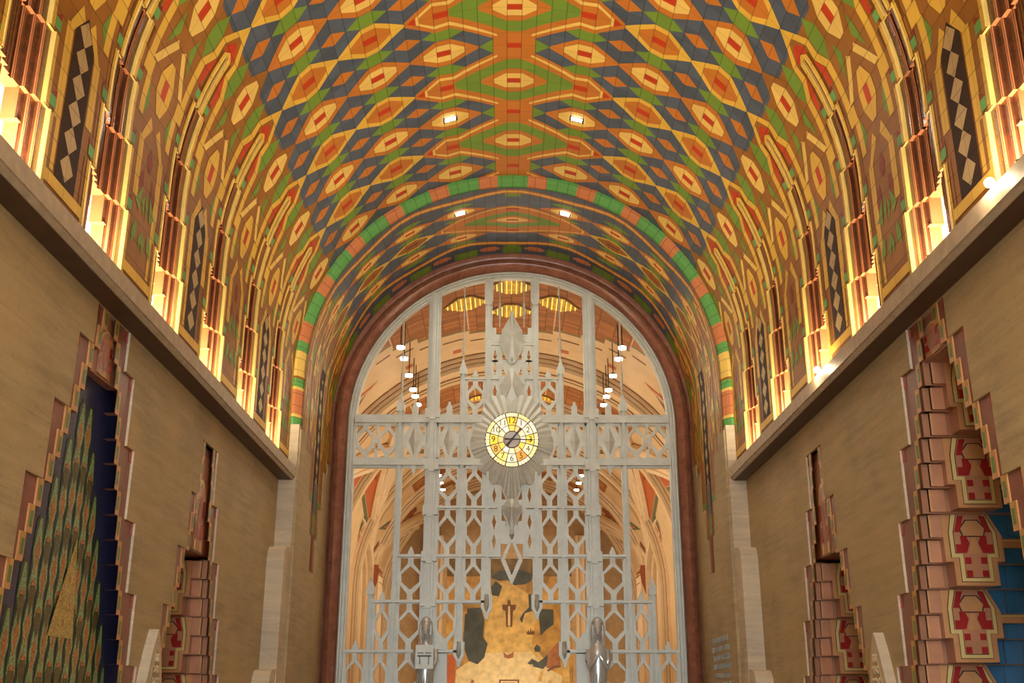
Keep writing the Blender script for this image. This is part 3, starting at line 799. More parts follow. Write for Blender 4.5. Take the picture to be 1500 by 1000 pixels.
# ------------------------------------------------------------------ inner vault
v2 = MB()
def imap(side):
    def f(u, v, off): # u = arc metres, v = Y metres
        q = R2*PI/2
        if u < q: return (side*(R2-off)*math.sin(u/R2), v, ZS+(R2-off)*math.cos(u/R2))
        return (side*(R2-off), v, ZS-(u-q))
    return f
QI = R2*PI/2
YI0, YI1 = YP+.16, YG+.15
def zu(z): return QI+ZS-z
ZCEN = 18.34; PI_ = 1.09
for side in (1, -1):
    dom = [(0, zu(6.1), YI0, YI1), (zu(6.1), zu(5.85), YI0+.0, 17.75), (zu(6.1), zu(5.85), 17.75, YI1),
           (zu(5.85), zu(5.62), 17.42, 19.62), (zu(5.62), zu(4.9), 17.9, 19.25), (zu(4.9), zu(4.35), 18.15, 19.0), (zu(4.35), zu(3.75), 18.35, 18.8)]
    S = [(rect(0, 3.9, YI0, YI1), 'navy', 0), (rect(3.9, 12, YI0, YI1), 'sienna', 0)]
    YA, YC = ZCEN-PI_/2, ZCEN+PI_/2         # the two eye rows
    c = ZCEN
    S += [([(0, c-.60), (.3, c-.56), (1.0, c-.32), (1.5, c-.04), (1.5, c+.04), (1.0, c+.32), (.3, c+.56), (0, c+.60)], 'orange', 2),
          ([(0, c-.56), (.3, c-.50), (1.0, c-.25), (1.38, c-.05), (1.38, c+.05), (1.0, c+.25), (.3, c+.50), (0, c+.56)], 'cream', 3),
          ([(0, c-.53), (.3, c-.47), (1.0, c-.22), (1.34, c-.04), (1.34, c+.04), (1.0, c+.22), (.3, c+.47), (0, c+.53)], 'orange', 4),
          ([(0, c-.36), (.9, c-.05), (.9, c+.05), (0, c+.36)], 'green', 5),
          (rect(0, .12, c-.50, c-.43), 'red', 5), (rect(0, .12, c+.43, c+.50), 'red', 5),
          (hexa(0, c, .5, .17, .02), 'orange', 6), (hexa(0, c, .3, .10, .03), 'cream', 7), (rect(0, .1, c-.033, c+.033), 'red', 8)]
    for yy in (YI0+.25, YI1-.5): S.append((rect(0, .14, yy-.1, yy+.1), 'green', 1))
    for i in range(1, 7):
        m = i*.985
        for yy in (YA, YC):
            col = 'orange' if i < 5 else 'sienna'
            l0 = (1.3, 1.5, 1.7) if i == 1 else (2.1, 3.1, 4.1)
            S.append((hexa(m, yy, .5, .185, .012), col, l0[0])); S.append((hexa(m, yy, .3, .115, .03), 'cream', l0[1])); S.append((rect(m-.1, m+.1, yy-.036, yy+.036), 'red', l0[2]))
            for d in (-.27, .27): S.append((hexa(m+.0, yy+d, .3, .07, .0), 'green', 1))
        if i > 1:
            S.append((hexa(m, ZCEN, .5, .20, .012), 'yellow', 2.4)); S.append((hexa(m, ZCEN, .32, .15, .03), 'sienna', 3.4)); S.append((rect(m-.12, m+.12, ZCEN-.03, ZCEN+.03), 'dred', 4.4))
    # zigzag cords across the vault
    def cord(yb, amp, ph):
        pts = []
        u = 0.
        zz = [(0, 0), (.18, 0), (.85, amp), (1.25, amp)]
        path = []
        k = 0
        base = [(0., 0.), (.16, 0.), (.82, 1.), (1.16, 1.), (1.8, 2.), (2.14, 2.)]
        u = 0; lv = 0
        L = [(0, 0)]
        while u < 5.4:
            L.append((u+.16, lv)); lv2 = 1-lv; L.append((u+.82, lv2)); u += .98; lv = lv2
        for (a, la), (b_, lb) in zip(L[:-1], L[1:]):
            ya, yb2 = yb+(la if ph == 0 else 1-la)*amp, yb+(lb if ph == 0 else 1-lb)*amp
            S.append(([(a, ya-.075), (b_, yb2-.075), (b_, yb2+.075), (a, ya+.075)], 'orange', 2))
            S.append(([(a, ya-.022), (b_, yb2-.022), (b_, yb2+.022), (a, ya+.022)], 'cream', 3))
    cord(17.18, .14, 0); cord(19.28, .14, 1)
    for i in range(0, 6):
        S.append((hexa(i*.985+.45, 19.66, .2, .1, .03), 'pink', 1)); S.append((rect(i*.985-.3, i*.985+.25, 19.6, 19.9), 'green', 0.5))
    # lower part: eyes, cords and the narrow chequered pendant
    for u0 in (4.3, 5.25, 6.1):
        for yy in (17.35, 18.0, 18.95, 19.5):
            S.append((hexa(u0, yy, .36, .13, .02), 'yellow', 5.2)); S.append((hexa(u0, yy, .25, .07, .02), 'sienna', 5.7)); S.append((rect(u0-.1, u0+.1, yy-.02, yy+.02), 'red', 6.2))
    for yy in (17.14, 17.7, 18.25, 18.87, 19.25, 19.75): S.append((rect(4.3, 9, yy-.02, yy+.02), 'yellow', 4.7))
    S.append((rect(4.9, zu(4.75), 18.37, 18.77), 'choc', 6.6))
    for i in range(9):
        uc = 5.05+i*.27
        if uc < zu(4.9): S.append(([(uc-.13, 18.57), (uc, 18.47), (uc+.13, 18.57), (uc, 18.67)], 'sand', 7.1))
    S.append((rect(zu(5.3), zu(4.75), 18.42, 18.72), 'navy', 7.6))
    S.append((rect(zu(4.35), zu(3.75), 18.5, 18.65), 'dred', 5.4)); S.append((rect(zu(4.9), zu(4.35), 18.3, 18.85), 'dred', 5.1)); S.append((rect(zu(4.85), zu(4.4), 18.45, 18.7), 'green', 5.6))
    for uq in (zu(4.35), zu(4.9)): S.append((rect(uq-.12, uq, 17.9, 18.3), 'green', 5.3)); S.append((rect(uq-.12, uq, 18.85, 19.2), 'green', 5.3))
    for pts, col, layer in S: put(v2, pts, T[col], layer, side, dom, mapf=imap(side), lift=.0012)
struct(v2.build('ceiling_inner'))
for side, nm in ((-1, 'left'), (1, 'right')):
    b = MB(); X = side*(R2+.0)
    ZL2 = [(YI0-.1, YI1, 0, 3.75), (YI0-.1, 18.35, 3.75, 4.35), (18.8, YI1, 3.75, 4.35), (YI0-.1, 18.15, 4.35, 4.9), (19.0, YI1, 4.35, 4.9),
           (YI0-.1, 17.9, 4.9, 5.62), (19.25, YI1, 4.9, 5.62), (YI0-.1, 17.42, 5.62, 5.85), (19.62, YI1, 5.62, 5.85)]
    for (y0, y1, z0, z1) in ZL2:
        b.box(X-side*.02, X+side*.3, y0, y1, z0, z1, LIME)
    struct(b.build('wall_inner_'+nm))

# small square ceiling lights
WHT = emis('lamp_white', (1., .92, .78), 60.)
for (fx, lab) in (((-1, 1.5, 1), 'small recessed white light in the crown of the vault, upper left one'), ((1, 1.5, 1), 'small recessed white light in the crown of the vault, upper right one'),
                  ((-1, 17.81, 2), 'small recessed white light above the gate, lower left one'), ((1, 17.81, 2), 'small recessed white light above the gate, lower right one')):
    s, vv, kind = fx
    if kind == 1: mp = lambda a, b_, o_: vmap(1.0+a, vv+b_/P, .012+o_, s)
    else: mp = lambda a, b_, o_: imap(s)(.97+a, vv+b_, .012+o_)
    o3 = mp(0, 0, 0)
    r = empty('ceiling_light', o3, lab, 'light', 'recessed lights in the vault')
    b = MB()
    for (a0, a1, b0, b1) in ((-.115, .115, -.075, -.05), (-.115, .115, .05, .075), (-.115, -.085, -.05, .05), (.085, .115, -.05, .05)):
        q = [mp(a0, b0, .004), mp(a1, b0, .004), mp(a1, b1, .004), mp(a0, b1, .004)]; b.poly(q if s < 0 else q[::-1], METAL_D)
    child(r, 'frame', b)
    g = MB(); q = [mp(-.085, -.05, .002), mp(.085, -.05, .002), mp(.085, .05, .002), mp(-.085, .05, .002)]
    g.poly(q if s < 0 else q[::-1], WHT); child(r, 'lens', g)
    li = bpy.data.lights.new('recessed', 'SPOT'); li.energy = VAULT_W; li.spot_size = 2.7; li.spot_blend = .8; li.color = (1., .88, .7); li.shadow_soft_size = .06
    lo = bpy.data.objects.new('recessed', li); COL.objects.link(lo); lo.location = mp(0, 0, .08)

# ------------------------------------------------------------------ marble surround and the wall round the gate
MRB = marble('red_marble', (.24, .085, .05), (.40, .165, .10), (.55, .34, .22))
GR = 3.14; GZ = 6.72
b = MB()
prof = [(.42, .04), (.40, -.02), (.30, -.035), (.27, -.02), (.25, .0), (.24, -.05), (.20, -.115), (.13, -.145), (.06, -.12), (.015, -.05), (0, .0), (0, .25), (.42, .25)]
ts = [0]+[GZ+GR*PI*i/56 for i in range(57)]+[GZ+GR*PI+GZ]
def gfn(t, a, y):
    r = GR+a
    if t <= GZ: return (-r, YG+y, t)
    if t >= GZ+GR*PI: return (r, YG+y, GZ-(t-GZ-GR*PI))
    th = (t-GZ)/GR; return (-r*math.cos(th), YG+y, GZ+r*math.sin(th))
b.sweep(prof, gfn, ts, MRB, closed=True)
o = b.build('marble_surround', smooth=True, weld=True)
m_ = o.modifiers.new('edge', 'EDGE_SPLIT'); m_.split_angle = .7
tag(o, 'polished red marble moulding round the arched silver gate', 'arch surround')

# ------------------------------------------------------------------ the silver gate
MON = bpy.data.materials.new('silver_metal'); MON.use_nodes = True
_nt = MON.node_tree; _b = _nt.nodes['Principled BSDF']
_f = noise(_nt, 4., 6, coords(_nt), .7); _g = noise(_nt, 60., 2, coords(_nt))
_c = mixc(_nt, _f, (.40, .41, .36), (.74, .77, .70)); _nt.links.new(_c, _b.inputs['Base Color'])
_b.inputs['Metallic'].default_value = .3
_mr = _nt.nodes.new('ShaderNodeMapRange'); _nt.links.new(_f, _mr.inputs[0]); _mr.inputs[3].default_value = .38; _mr.inputs[4].default_value = .55
_nt.links.new(_mr.outputs[0], _b.inputs['Roughness'])
_bp = _nt.nodes.new('ShaderNodeBump'); _bp.inputs['Strength'].default_value = .12; _bp.inputs['Distance'].default_value = .01
_nt.links.new(_f, _bp.inputs['Height']); _nt.links.new(_bp.outputs[0], _b.inputs['Normal'])
gate = empty('arched_gate', (0, YG, 0), 'tall arched openwork gate of pale silver metal with lozenge panels', 'gate')
def G(name, mb, **kw): return mb.build(name, gate, **kw)
# arch frame: three fillets
b = MB()
prof = [(0, -.02), (-.03, -.06), (-.06, -.06), (-.065, -.035), (-.085, -.035), (-.09, -.07), (-.125, -.07), (-.13, -.03), (-.16, -.03), (-.16, .08), (0, .08)]
ts2 = [0]+[GZ+GR*PI*i/56 for i in range(57)]+[GZ+GR*PI+GZ]
b.sweep(prof, gfn, ts2, MON, closed=True)
G('arch_frame', b)
def archz(x, r=GR-.1): return GZ+math.sqrt(max(0, r*r-x*x))
def post(x0, x1, z0, z1, y=0, d=.06, sg=1):
    """moulded post: body, two fillets"""
    m = MB(); xa, xb = sorted((sg*x0, sg*x1)); w = xb-xa
    m.box(xa, xb, YG-.02+y, YG+.07+y, z0, z1, MON)
    m.box(xa+w*.14, xb-w*.14, YG-d*.6+y, YG-.02+y, z0, z1, MON)
    m.box(xa+w*.34, xb-w*.34, YG-d+y, YG-d*.6+y, z0, z1, MON)
    return m
for sg in (1, -1):
    G('main_post', post(1.395, 1.635, 0, archz(1.5), 0, .13, sg))
    for z in (6.9, 5.05, 4.2, 3.4, 5.9):    # collars on the main post
        m = MB(); m.box(sg*1.375, sg*1.655, YG-.135, YG-.02, z-.09, z+.09, MON); m.box(sg*1.46, sg*1.57, YG-.16, YG-.135, z-.13, z+.13, MON)
        G('post_collar', m)
    G('post', post(.385, .525, 3.28, archz(.45), 0, .09, sg))
    m = MB(); m.xz([(sg*.37, archz(.5)-.05), (sg*.54, archz(.5)-.05), (sg*.54, archz(.5)-.5), (sg*.50, archz(.5)-.6), (sg*.41, archz(.5)-.6), (sg*.37, archz(.5)-.5)], YG-.1, YG, MON)
    G('post_head', m)
    G('post', post(.885, 1.0, 2.45, 7.72, 0, .08, sg))
    G('post', post(2.07, 2.19, 0, 6.98, 0, .08, sg))
    G('post', post(2.50, 2.61, 0, 3.55, 0, .08, sg))
    G('post', post(.205, .275, 4.2, 8.38, 0, .05, sg))
    # spear heads on the posts
    for (x, z, h, w) in ((.943, 7.72, .26, .06), (2.13, 6.98, .30, .065), (2.555, 3.55, .26, .06)):
        m = MB(); m.xz([(sg*(x-w*1.2), z-.03), (sg*(x+w*1.2), z-.03), (sg*(x+w*1.2), z+h*.35), (sg*(x+w*.7), z+h*.55), (sg*(x+w*.25), z+h), (sg*(x-w*.25), z+h), (sg*(x-w*.7), z+h*.55), (sg*(x-w*1.2), z+h*.35)], YG-.09, YG+.03, MON)
        G('finial', m)
    # thin rods above
    for (x, z0, z1, n_) in ((.943, 7.95, archz(.94), 1), (2.13, 7.25, archz(2.13)-.0, 1), (.24, 8.7, archz(.24), 1)):
        m = MB(); m.tube([(sg*x, YG+.04, z0), (sg*x, YG+.04, z1)], .014, MON, 8)
        if n_: m.tube([(sg*x, YG+.04, z0+.18), (sg*x, YG+.04, z0+.5)], .026, MON, 8)
        G('rod', m)
    # pendants where the lower openings step
    for (x, z) in ((.455, 3.30), (.943, 2.48)):
        m = MB(); m.xz([(sg*(x-.10), z+.22), (sg*(x+.10), z+.22), (sg*(x+.10), z-.02), (sg*(x+.05), z-.1), (sg*(x+.02), z-.22), (sg*(x-.02), z-.22), (sg*(x-.05), z-.1), (sg*(x-.10), z-.02)], YG-.085, YG+.03, MON)
        m.tube([(sg*x, YG-.09, z+.22), (sg*x, YG-.10, z+.02), (sg*x, YG-.09, z-.08)], [.035, .045, .01], MON, 8)
        G('pendant', m)
def bar(x0, x1, z0, z1, d=.07):
    m = MB(); m.box(x0, x1, YG-.02, YG+.06, z0, z1, MON); h = z1-z0
    m.box(x0, x1, YG-d, YG-.02, z0+h*.2, z1-h*.2, MON); return m
# two great beams
for (z0, z1) in ((6.68, 6.90), (5.86, 6.06)):
    for sg in (1, -1):
        G('beam', bar(*sorted((sg*.2, sg*2.99)), z0, z1, .10))
# rails
RZ = (5.11, 4.215, 3.395, 2.53, 1.67, .82)
for sg in (1, -1):
    spans = {5.11: [(.27, 1.4)], 4.215: [(.2, 1.4), (1.62, 2.1)], 3.395: [(.45, 1.4), (1.62, 2.55)], 2.53: [(.95, 1.4), (1.62, 3.0)], 1.67: [(1.62, 3.0)], .82: [(1.62, 3.0)]}
    for z, L in spans.items():
        for (a, c_) in L: G('rail', bar(*sorted((sg*a, sg*c_)), z-.035, z+.035, .085))
    G('rail', bar(*sorted((sg*.26, sg*.90)), 7.585, 7.64, .06)); G('rail', bar(*sorted((sg*.2, sg*.42)), 8.28, 8.35, .05))
    m = MB(); m.box(sg*.2, sg*.40, YG-.03, YG+.03, 8.35, 8.52, MON); m.box(sg*.31, sg*.40, YG-.03, YG+.03, 8.52, 8.66, MON); G('stepped_crest', m)
def stair(x0, z0, x1, z1, n):
    out = [(x0, z0)]
    for i in range(n):
        out.append((x0+(x1-x0)*i/n, z0+(z1-z0)*(i+1)/n)); out.append((x0+(x1-x0)*(i+1)/n, z0+(z1-z0)*(i+1)/n))
    return out
def lozenge(m, cx, cz, w, h, t, hole=True, vs=.24, y=0, n=6, thick=.035):
    """ring with stepped lozenge opening; vs = share of height that is vertical side"""
    a, hh = w/2, h/2; v = hh*vs
    R_ = [(cx+.012, cz+hh), (cx+a, cz+v), (cx+a, cz-v), (cx+.012, cz-hh)]
    ai, hi, vi = a-t, hh-t*1.7, v*.9
    inn = stair(cx, cz-hi, cx+ai, cz-vi, n)+[(cx+ai, cz+vi)]+stair(cx+ai, cz+vi, cx, cz+hi, n)[1:]
    right = [(cx, cz+hh)]+R_[0:4]+[(cx, cz-hh)]+inn
    left = [(2*cx-x, z) for x, z in right]
    if not hole:
        right = [(cx, cz+hh)]+R_+[(cx, cz-hh)]; left = [(2*cx-x, z) for x, z in right]
    for q in (right, left): m.xz(q, YG-thick+y, YG+.03+y, MON)
def panel(x0, x1, z0, z1, sg, top=0., name='lozenge_panel'):
    m = MB(); cx = sg*(x0+x1)/2; w = x1-x0; h = z1-z0; cz = (z0+z1)/2
    lozenge(m, cx, cz, w+.01, h*.84, .058)
    m.box(cx-.05, cx+.05, YG-.03, YG+.028, cz+h*.36, z1+.01, MON); m.box(cx-.05, cx+.05, YG-.03, YG+.028, z0-.01, cz-h*.36, MON)
    for s2 in (1, -1):
        xe = cx+s2*w/2; m.box(xe, xe-s2*.035, YG-.025, YG+.025, z0, z1, MON)
    if top:
        m.xz([(cx-.055, z1+.05), (cx+.055, z1+.05), (cx+.055, z1+.10), (cx+.025, z1+.16), (cx+.012, z1+top), (cx-.012, z1+top), (cx-.025, z1+.16), (cx-.055, z1+.10)], YG-.05, YG+.03, MON)
    return G(name, m)
for sg in (1, -1):
    C1 = [(5.86, 5.145), (5.075, 4.25), (4.18, 3.43)]
    for (zt, zb) in C1: panel(.525, .885, zb, zt, sg)
    for (zt, zb) in C1+[(3.36, 2.565)]: panel(1.0, 1.395, zb, zt, sg)
    panel(.525, .885, 6.9, 7.585, sg, .2)
    for i, (zt, zb) in enumerate([(4.18, 3.43), (3.36, 2.565), (2.495, 1.705), (1.635, .855)]): panel(1.635, 2.07, zb, zt, sg, .2 if i == 0 else 0)
    for i, (zt, zb) in enumerate([(3.36, 2.565), (2.495, 1.705), (1.635, .855)]): panel(2.19, 2.50, zb, zt, sg, .22 if i == 0 else 0)
    for i, (zt, zb) in enumerate([(2.495, 1.705), (1.635, .855)]): panel(2.61, 2.98, zb, zt, sg, .22 if i == 0 else 0)
    # outer pair of lozenges between the beams
    m = MB()
    for cx in (2.36, 2.79):
        lozenge(m, sg*cx, 6.37, .38, .62, .062)
        m.box(sg*cx-.05, sg*cx+.05, YG-.03, YG+.028, 6.62, 6.69, MON); m.box(sg*cx-.05, sg*cx+.05, YG-.03, YG+.028, 6.05, 6.12, MON)
    for s2 in (1, -1):      # web between the lozenges, pierced by two small crosses
        pts = stair(2.555, 6.10, 2.575, 6.2, 2)
    for (za, zb_) in ((6.05, 6.21), (6.33, 6.41), (6.53, 6.69)): m.box(sg*2.545, sg*2.605, YG-.03, YG+.028, za, zb_, MON)
    for xx in (2.53, 2.62): m.box(sg*(xx-.02), sg*(xx+.02), YG-.028, YG+.026, 6.22, 6.52, MON)
    for (za, zb_) in ((6.05, 6.69),):
        m.box(sg*2.19, sg*2.215, YG-.028, YG+.025, za, zb_, MON); m.box(sg*2.955, sg*2.99, YG-.028, YG+.025, za, zb_, MON)
    G('double_lozenge_panel', m)
    # solid spear-shaped panels between the beams
    for (xa, xb, tp) in ((1.635, 2.07, 7.14), (1.0, 1.395, 7.14), (.525, .885, 6.8)):
        cx = (xa+xb)/2; hw = (xb-xa)/2; m = MB()
        pts = [(cx-.02, tp), (cx+.02, tp), (cx+.03, tp-.06), (cx+.055, tp-.09), (cx+.055, tp-.22), (cx+.10, 6.62), (cx+hw, 6.44), (cx+hw, 6.27), (cx+hw*.75, 6.27), (cx+.075, 6.10), (cx+.06, 5.9), (cx+.03, 5.80), (cx, 5.70),
               (cx-.03, 5.80), (cx-.06, 5.9), (cx-.075, 6.10), (cx-hw*.75, 6.27), (cx-hw, 6.27), (cx-hw, 6.44), (cx-.10, 6.62), (cx-.055, tp-.22), (cx-.055, tp-.09), (cx-.03, tp-.06)]
        m.xz([(sg*x, z) for x, z in pts], YG-.055, YG+.03, MON)
        dm = [(cx, 6.66), (cx+hw*.5, 6.37), (cx, 6.08), (cx-hw*.5, 6.37)]      # faceted boss
        for i in range(4):
            p_, q_ = dm[i], dm[(i+1) % 4]; m.poly([(sg*p_[0], YG-.056, p_[1]), (sg*q_[0], YG-.056, q_[1]), (sg*cx, YG-.10, 6.37)][::(1 if sg > 0 else -1)], MON)
        for s2 in (1, -1): m.box(sg*(cx+s2*hw), sg*(cx+s2*(hw-.03)), YG-.028, YG+.025, 6.05, 6.69, MON)
        G('spear_panel', m)
    # narrow columns with small stepped lozenge openings
    def small_col(z0, z1, holes, xa=.275, xb=.385, hw=.038, hh=.15):
        m = MB(); cx = (xa+xb)/2; hs = sorted(holes); z = z0
        for hc in hs:
            m.box(sg*xa, sg*xb, YG-.03, YG+.03, z, hc-hh, MON)
            rt = [(xb, hc-hh), (xb, hc+hh), (cx, hc+hh)]+stair(cx, hc+hh, cx+hw, hc, 4)[1:]+stair(cx+hw, hc, cx, hc-hh, 4)[1:]
            for q in (rt, [(2*cx-x, z_) for x, z_ in rt]): m.xz([(sg*x, z_) for x, z_ in q], YG-.03, YG+.03, MON)
            z = hc+hh
        m.box(sg*xa, sg*xb, YG-.03, YG+.03, z, z1, MON)
        G('pierced_column', m)
    small_col(4.22, 5.86, [5.36, 4.86, 4.50]); small_col(6.9, 8.30, [7.38, 7.84, 8.1])
    # wide flat lower leaf beside the statue with its slanting brace
    m = MB(); m.xz([(sg*x, z) for x, z in [(1.15, 0), (1.40, 0), (1.40, 3.05), (1.20, 2.62), (1.15, 2.55)]], YG-.02, YG+.04, MON)
    G('lower_leaf', m)
# solid infill between centre mullions, crest and drop
def hollow(z0, z1, holes):
    m = MB(); z = z0
    for (ha, hb) in holes:      # pairs of slender triangular openings beside the middle
        m.box(-.205, .205, YG-.015, YG+.02, z, ha, MON)
        for sg in (1, -1):
            m.xz([(0, ha), (sg*.11, ha), (sg*.185, hb), (0, hb)], YG-.015, YG+.02, MON); m.xz([(sg*.205, ha), (sg*.19, ha), (sg*.19, hb), (sg*.205, hb)], YG-.015, YG+.02, MON)
        z = hb
    m.box(-.205, .205, YG-.015, YG+.02, z, z1, MON); G('centre_infill', m)
hollow(6.9, 8.36, [(7.14, 7.34), (7.66, 7.86), (8.0, 8.26)]); hollow(4.44, 5.9, [(4.86, 5.08), (5.26, 5.44)])
def facet(pts, yf, yb, ridge=None):
    m = MB(); m.xz(pts, yf, yb, MON); return m
def fshape(name, R_, y0, yr, zc):
    """symmetrical faceted plate: R_ = right-hand outline top to bottom; ridge stands forward"""
    m = MB(); out = R_+[(-x, z) for x, z in R_[::-1] if x > 1e-6]
    m.xz(out, y0, YG+.03, MON)
    n = len(out)
    for i in range(n):
        p_, q_ = out[i], out[(i+1) % n]
        m.poly([(p_[0]*.96, y0-.001, zc+(p_[1]-zc)*.97), (0, yr, zc), (q_[0]*.96, y0-.001, zc+(q_[1]-zc)*.97)], MON)
    return G(name, m)
fshape('crest', [(0, 9.03), (.03, 8.98), (.05, 8.86), (.18, 8.62), (.20, 8.60), (.205, 8.5), (.25, 8.5), (.25, 8.30), (.19, 8.20), (.06, 7.93), (0, 7.9)], YG-.06, YG-.17, 8.45)
fshape('crest_lozenge', [(0, 7.84), (.05, 7.80), (.20, 7.52), (.25, 7.50), (.25, 7.43), (.15, 7.2), (.17, 7.05), (0, 7.0)], YG-.055, YG-.16, 7.46)
fshape('drop', [(0, 5.32), (.06, 5.30), (.16, 5.16), (.20, 5.14), (.20, 5.06), (.10, 4.90), (.03, 4.72), (.05, 4.6), (0, 4.55)], YG-.055, YG-.15, 5.1)
m = MB()
for sg in (1, -1):
    for (z, s2) in ((8.2, 1), (7.35, 1), (7.2, -1), (5.0, -1)):
        m.tube([(sg*.17, YG-.03, z), (sg*.10, YG-.05, z-.14), (sg*.11, YG-.05, z-.24)], [.012, .018, .006], MON, 6)
m.tube([(0, YG-.06, 7.93), (0, YG-.09, 7.99), (0, YG-.06, 8.06)], [.02, .035, .02], MON, 8)
m.tube([(0, YG-.06, 4.52), (0, YG-.09, 4.6), (0, YG-.06, 4.68)], [.02, .04, .02], MON, 8)
G('small_ornaments', m)
m = MB(); lozenge(m, 0, 4.14, .40, .86, .075, n=7, y=-.03, vs=.0); G('pendant_lozenge', m)

# ------------------------------------------------------------------ clock
clock = empty('clock', (0, YG-.08, 6.37), 'round lit clock with yellow glass numerals in a silver sunburst, showing about quarter past one', 'clock')
CZ = 6.375
def P2(r, deg, y): a = math.radians(deg); return (r*math.sin(a), y, CZ+r*math.cos(a)*1.045)
m = MB()
outl = []
RO = {0: .84, 20: .90, 31: .96, 40: .84, 50: .77, 70: .76, 90: .77, 100: .80, 112: .77, 129: .82, 143: .80, 156: .88, 162: .83, 167: .83, 172: .95, 177: 1.09, 180: 1.10}
for d, r in RO.items(): outl.append((d, r))
for d, r in list(RO.items())[::-1]:
    if 0 < d < 180: outl.append((360-d, r))
n = len(outl)
for i in range(n):
    (d0, r0), (d1, r1) = outl[i], outl[(i+1) % n]
    if d1 < d0: d1 += 360
    k = max(1, int(round((d1-d0)/8.)))
    for j in range(k):       # ribs of the sunburst, folded like a fan
        a0 = d0+(d1-d0)*j/k; a1 = d0+(d1-d0)*(j+1)/k; q0 = r0+(r1-r0)*j/k; q1 = r0+(r1-r0)*(j+1)/k; am = (a0+a1)/2; qm = (q0+q1)/2
        yI = YG-.15; yO = YG-.06; dd = .022
        m.poly([P2(.50, a0, yI), P2(q0, a0, yO), P2(qm, am, yO-dd), P2(.50, am, yI-dd*.6)], MON)
        m.poly([P2(.50, am, yI-dd*.6), P2(qm, am, yO-dd), P2(q1, a1, yO), P2(.50, a1, yI)], MON)
        m.poly([P2(q0, a0, yO), P2(q0, a0, YG+.0), P2(q1, a1, YG+.0), P2(q1, a1, yO), P2(qm, am, yO-dd)], MON)
child(clock, 'sunburst', m)
EM = .5
CC = {12: (1., .62, .03), 1: (.85, .74, .62), 2: (1., .88, .62), 3: (1., .74, .08), 4: (1., .90, .55), 5: (.90, .40, .06), 6: (1., .92, .70), 7: (1., .80, .22), 8: (.95, .50, .10), 9: (1., .72, .06), 10: (1., .90, .58), 11: (1., .88, .66)}
LEAD = plain('lead_came', (.12, .10, .08), .5)
m = MB(); m.xz([(.515*math.sin(a*PI/18), CZ+.515*math.cos(a*PI/18)*1.045) for a in range(36)], YG-.155, YG-.13, LEAD); child(clock, 'dial_back', m)
def gl(name, col, k=1.): return emis('lit_glass_%s' % name, col, EM*k)
def sector(name, mat, r0, r1, a0, a1):
    m = MB(); k = 3
    A0 = [P2(r0, a0+(a1-a0)*i/k, YG-.160) for i in range(k+1)]; A1 = [P2(r1, a0+(a1-a0)*i/k, YG-.160) for i in range(k+1)]
    m.poly(A0+A1[::-1], mat); return child(clock, name, m)
TXT = plain('numeral_brown', (.10, .045, .02), .4)
def text_mesh(txt, size):
    cu = bpy.data.curves.new('numeral', 'FONT'); cu.body = txt; cu.size = size; cu.align_x = 'CENTER'; cu.align_y = 'CENTER'; cu.extrude = .002
    ob = bpy.data.objects.new('tmp', cu); COL.objects.link(ob); bpy.context.view_layer.update()
    dg = bpy.context.evaluated_depsgraph_get(); me = bpy.data.meshes.new_from_object(ob.evaluated_get(dg)); bpy.data.objects.remove(ob)
    me.materials.clear(); me.materials.append(TXT); return me
for h in range(1, 13):
    a = h*30
    s = sector('glass_pane', gl('h%d' % h, CC[h]), .275, .415, a-13.6, a+13.6)
    me = text_mesh(str(h), .165); o = bpy.data.objects.new('numeral', me); COL.objects.link(o); o.parent = s
    p = P2(.35, a, YG-.166); o.rotation_euler = (PI/2, 0, 0); o.location = Vector(p)
    ci = [(1., .66, .12), (.95, .86, .72), (1., .86, .5), (.98, .62, .25)][h*7 % 4]
    sector('inner_glass', gl('i%d' % (h*7 % 4), ci), .165, .262, a-13, a+13)
    for da in (-10.8, -3.7, 3.4, 10.6)[:4] if h % 2 else (-9.2, 0, 9.2):
        w = 3.1 if h % 2 else 4.2
        sector('rim_glass', gl('r%d' % (h % 3), [(1., .90, .50), (1., .84, .34), (1., .94, .66)][h % 3]), .430, .495, a+da-w, a+da+w)
m = MB(); m.xz([(.15*math.sin(i*PI/12), CZ+.15*math.cos(i*PI/12)) for i in range(24)], YG-.168, YG-.155, plain('hub_glass', (.62, .60, .58), .3)); child(clock, 'hub', m)
HND = plain('dark_hand_metal', (.06, .045, .045), .4, .3)
def hand(name, ang, tip, tail, w, y):
    m = MB(); a = math.radians(ang); d = (math.sin(a), math.cos(a)); e = (d[1], -d[0])
    pts = [(-tail, -w*1.6), (-tail*.45, -w*1.2), (0, -w), (tip*.8, -w*.8), (tip*.86, -w*1.5), (tip, 0), (tip*.86, w*1.5), (tip*.8, w*.8), (0, w), (-tail*.45, w*1.2), (-tail, w*1.6)]
    m.xz([(d[0]*p+e[0]*q, CZ+d[1]*p+e[1]*q) for p, q in pts], y, y+.008, HND); child(clock, name, m)
hand('hour_hand', 38, .29, .15, .016, YG-.185); hand('minute_hand', 92, .415, .14, .012, YG-.198)
m = MB(); m.tube([(0, YG-.205, CZ), (0, YG-.16, CZ)], .028, HND, 12); child(clock, 'hand_boss', m)

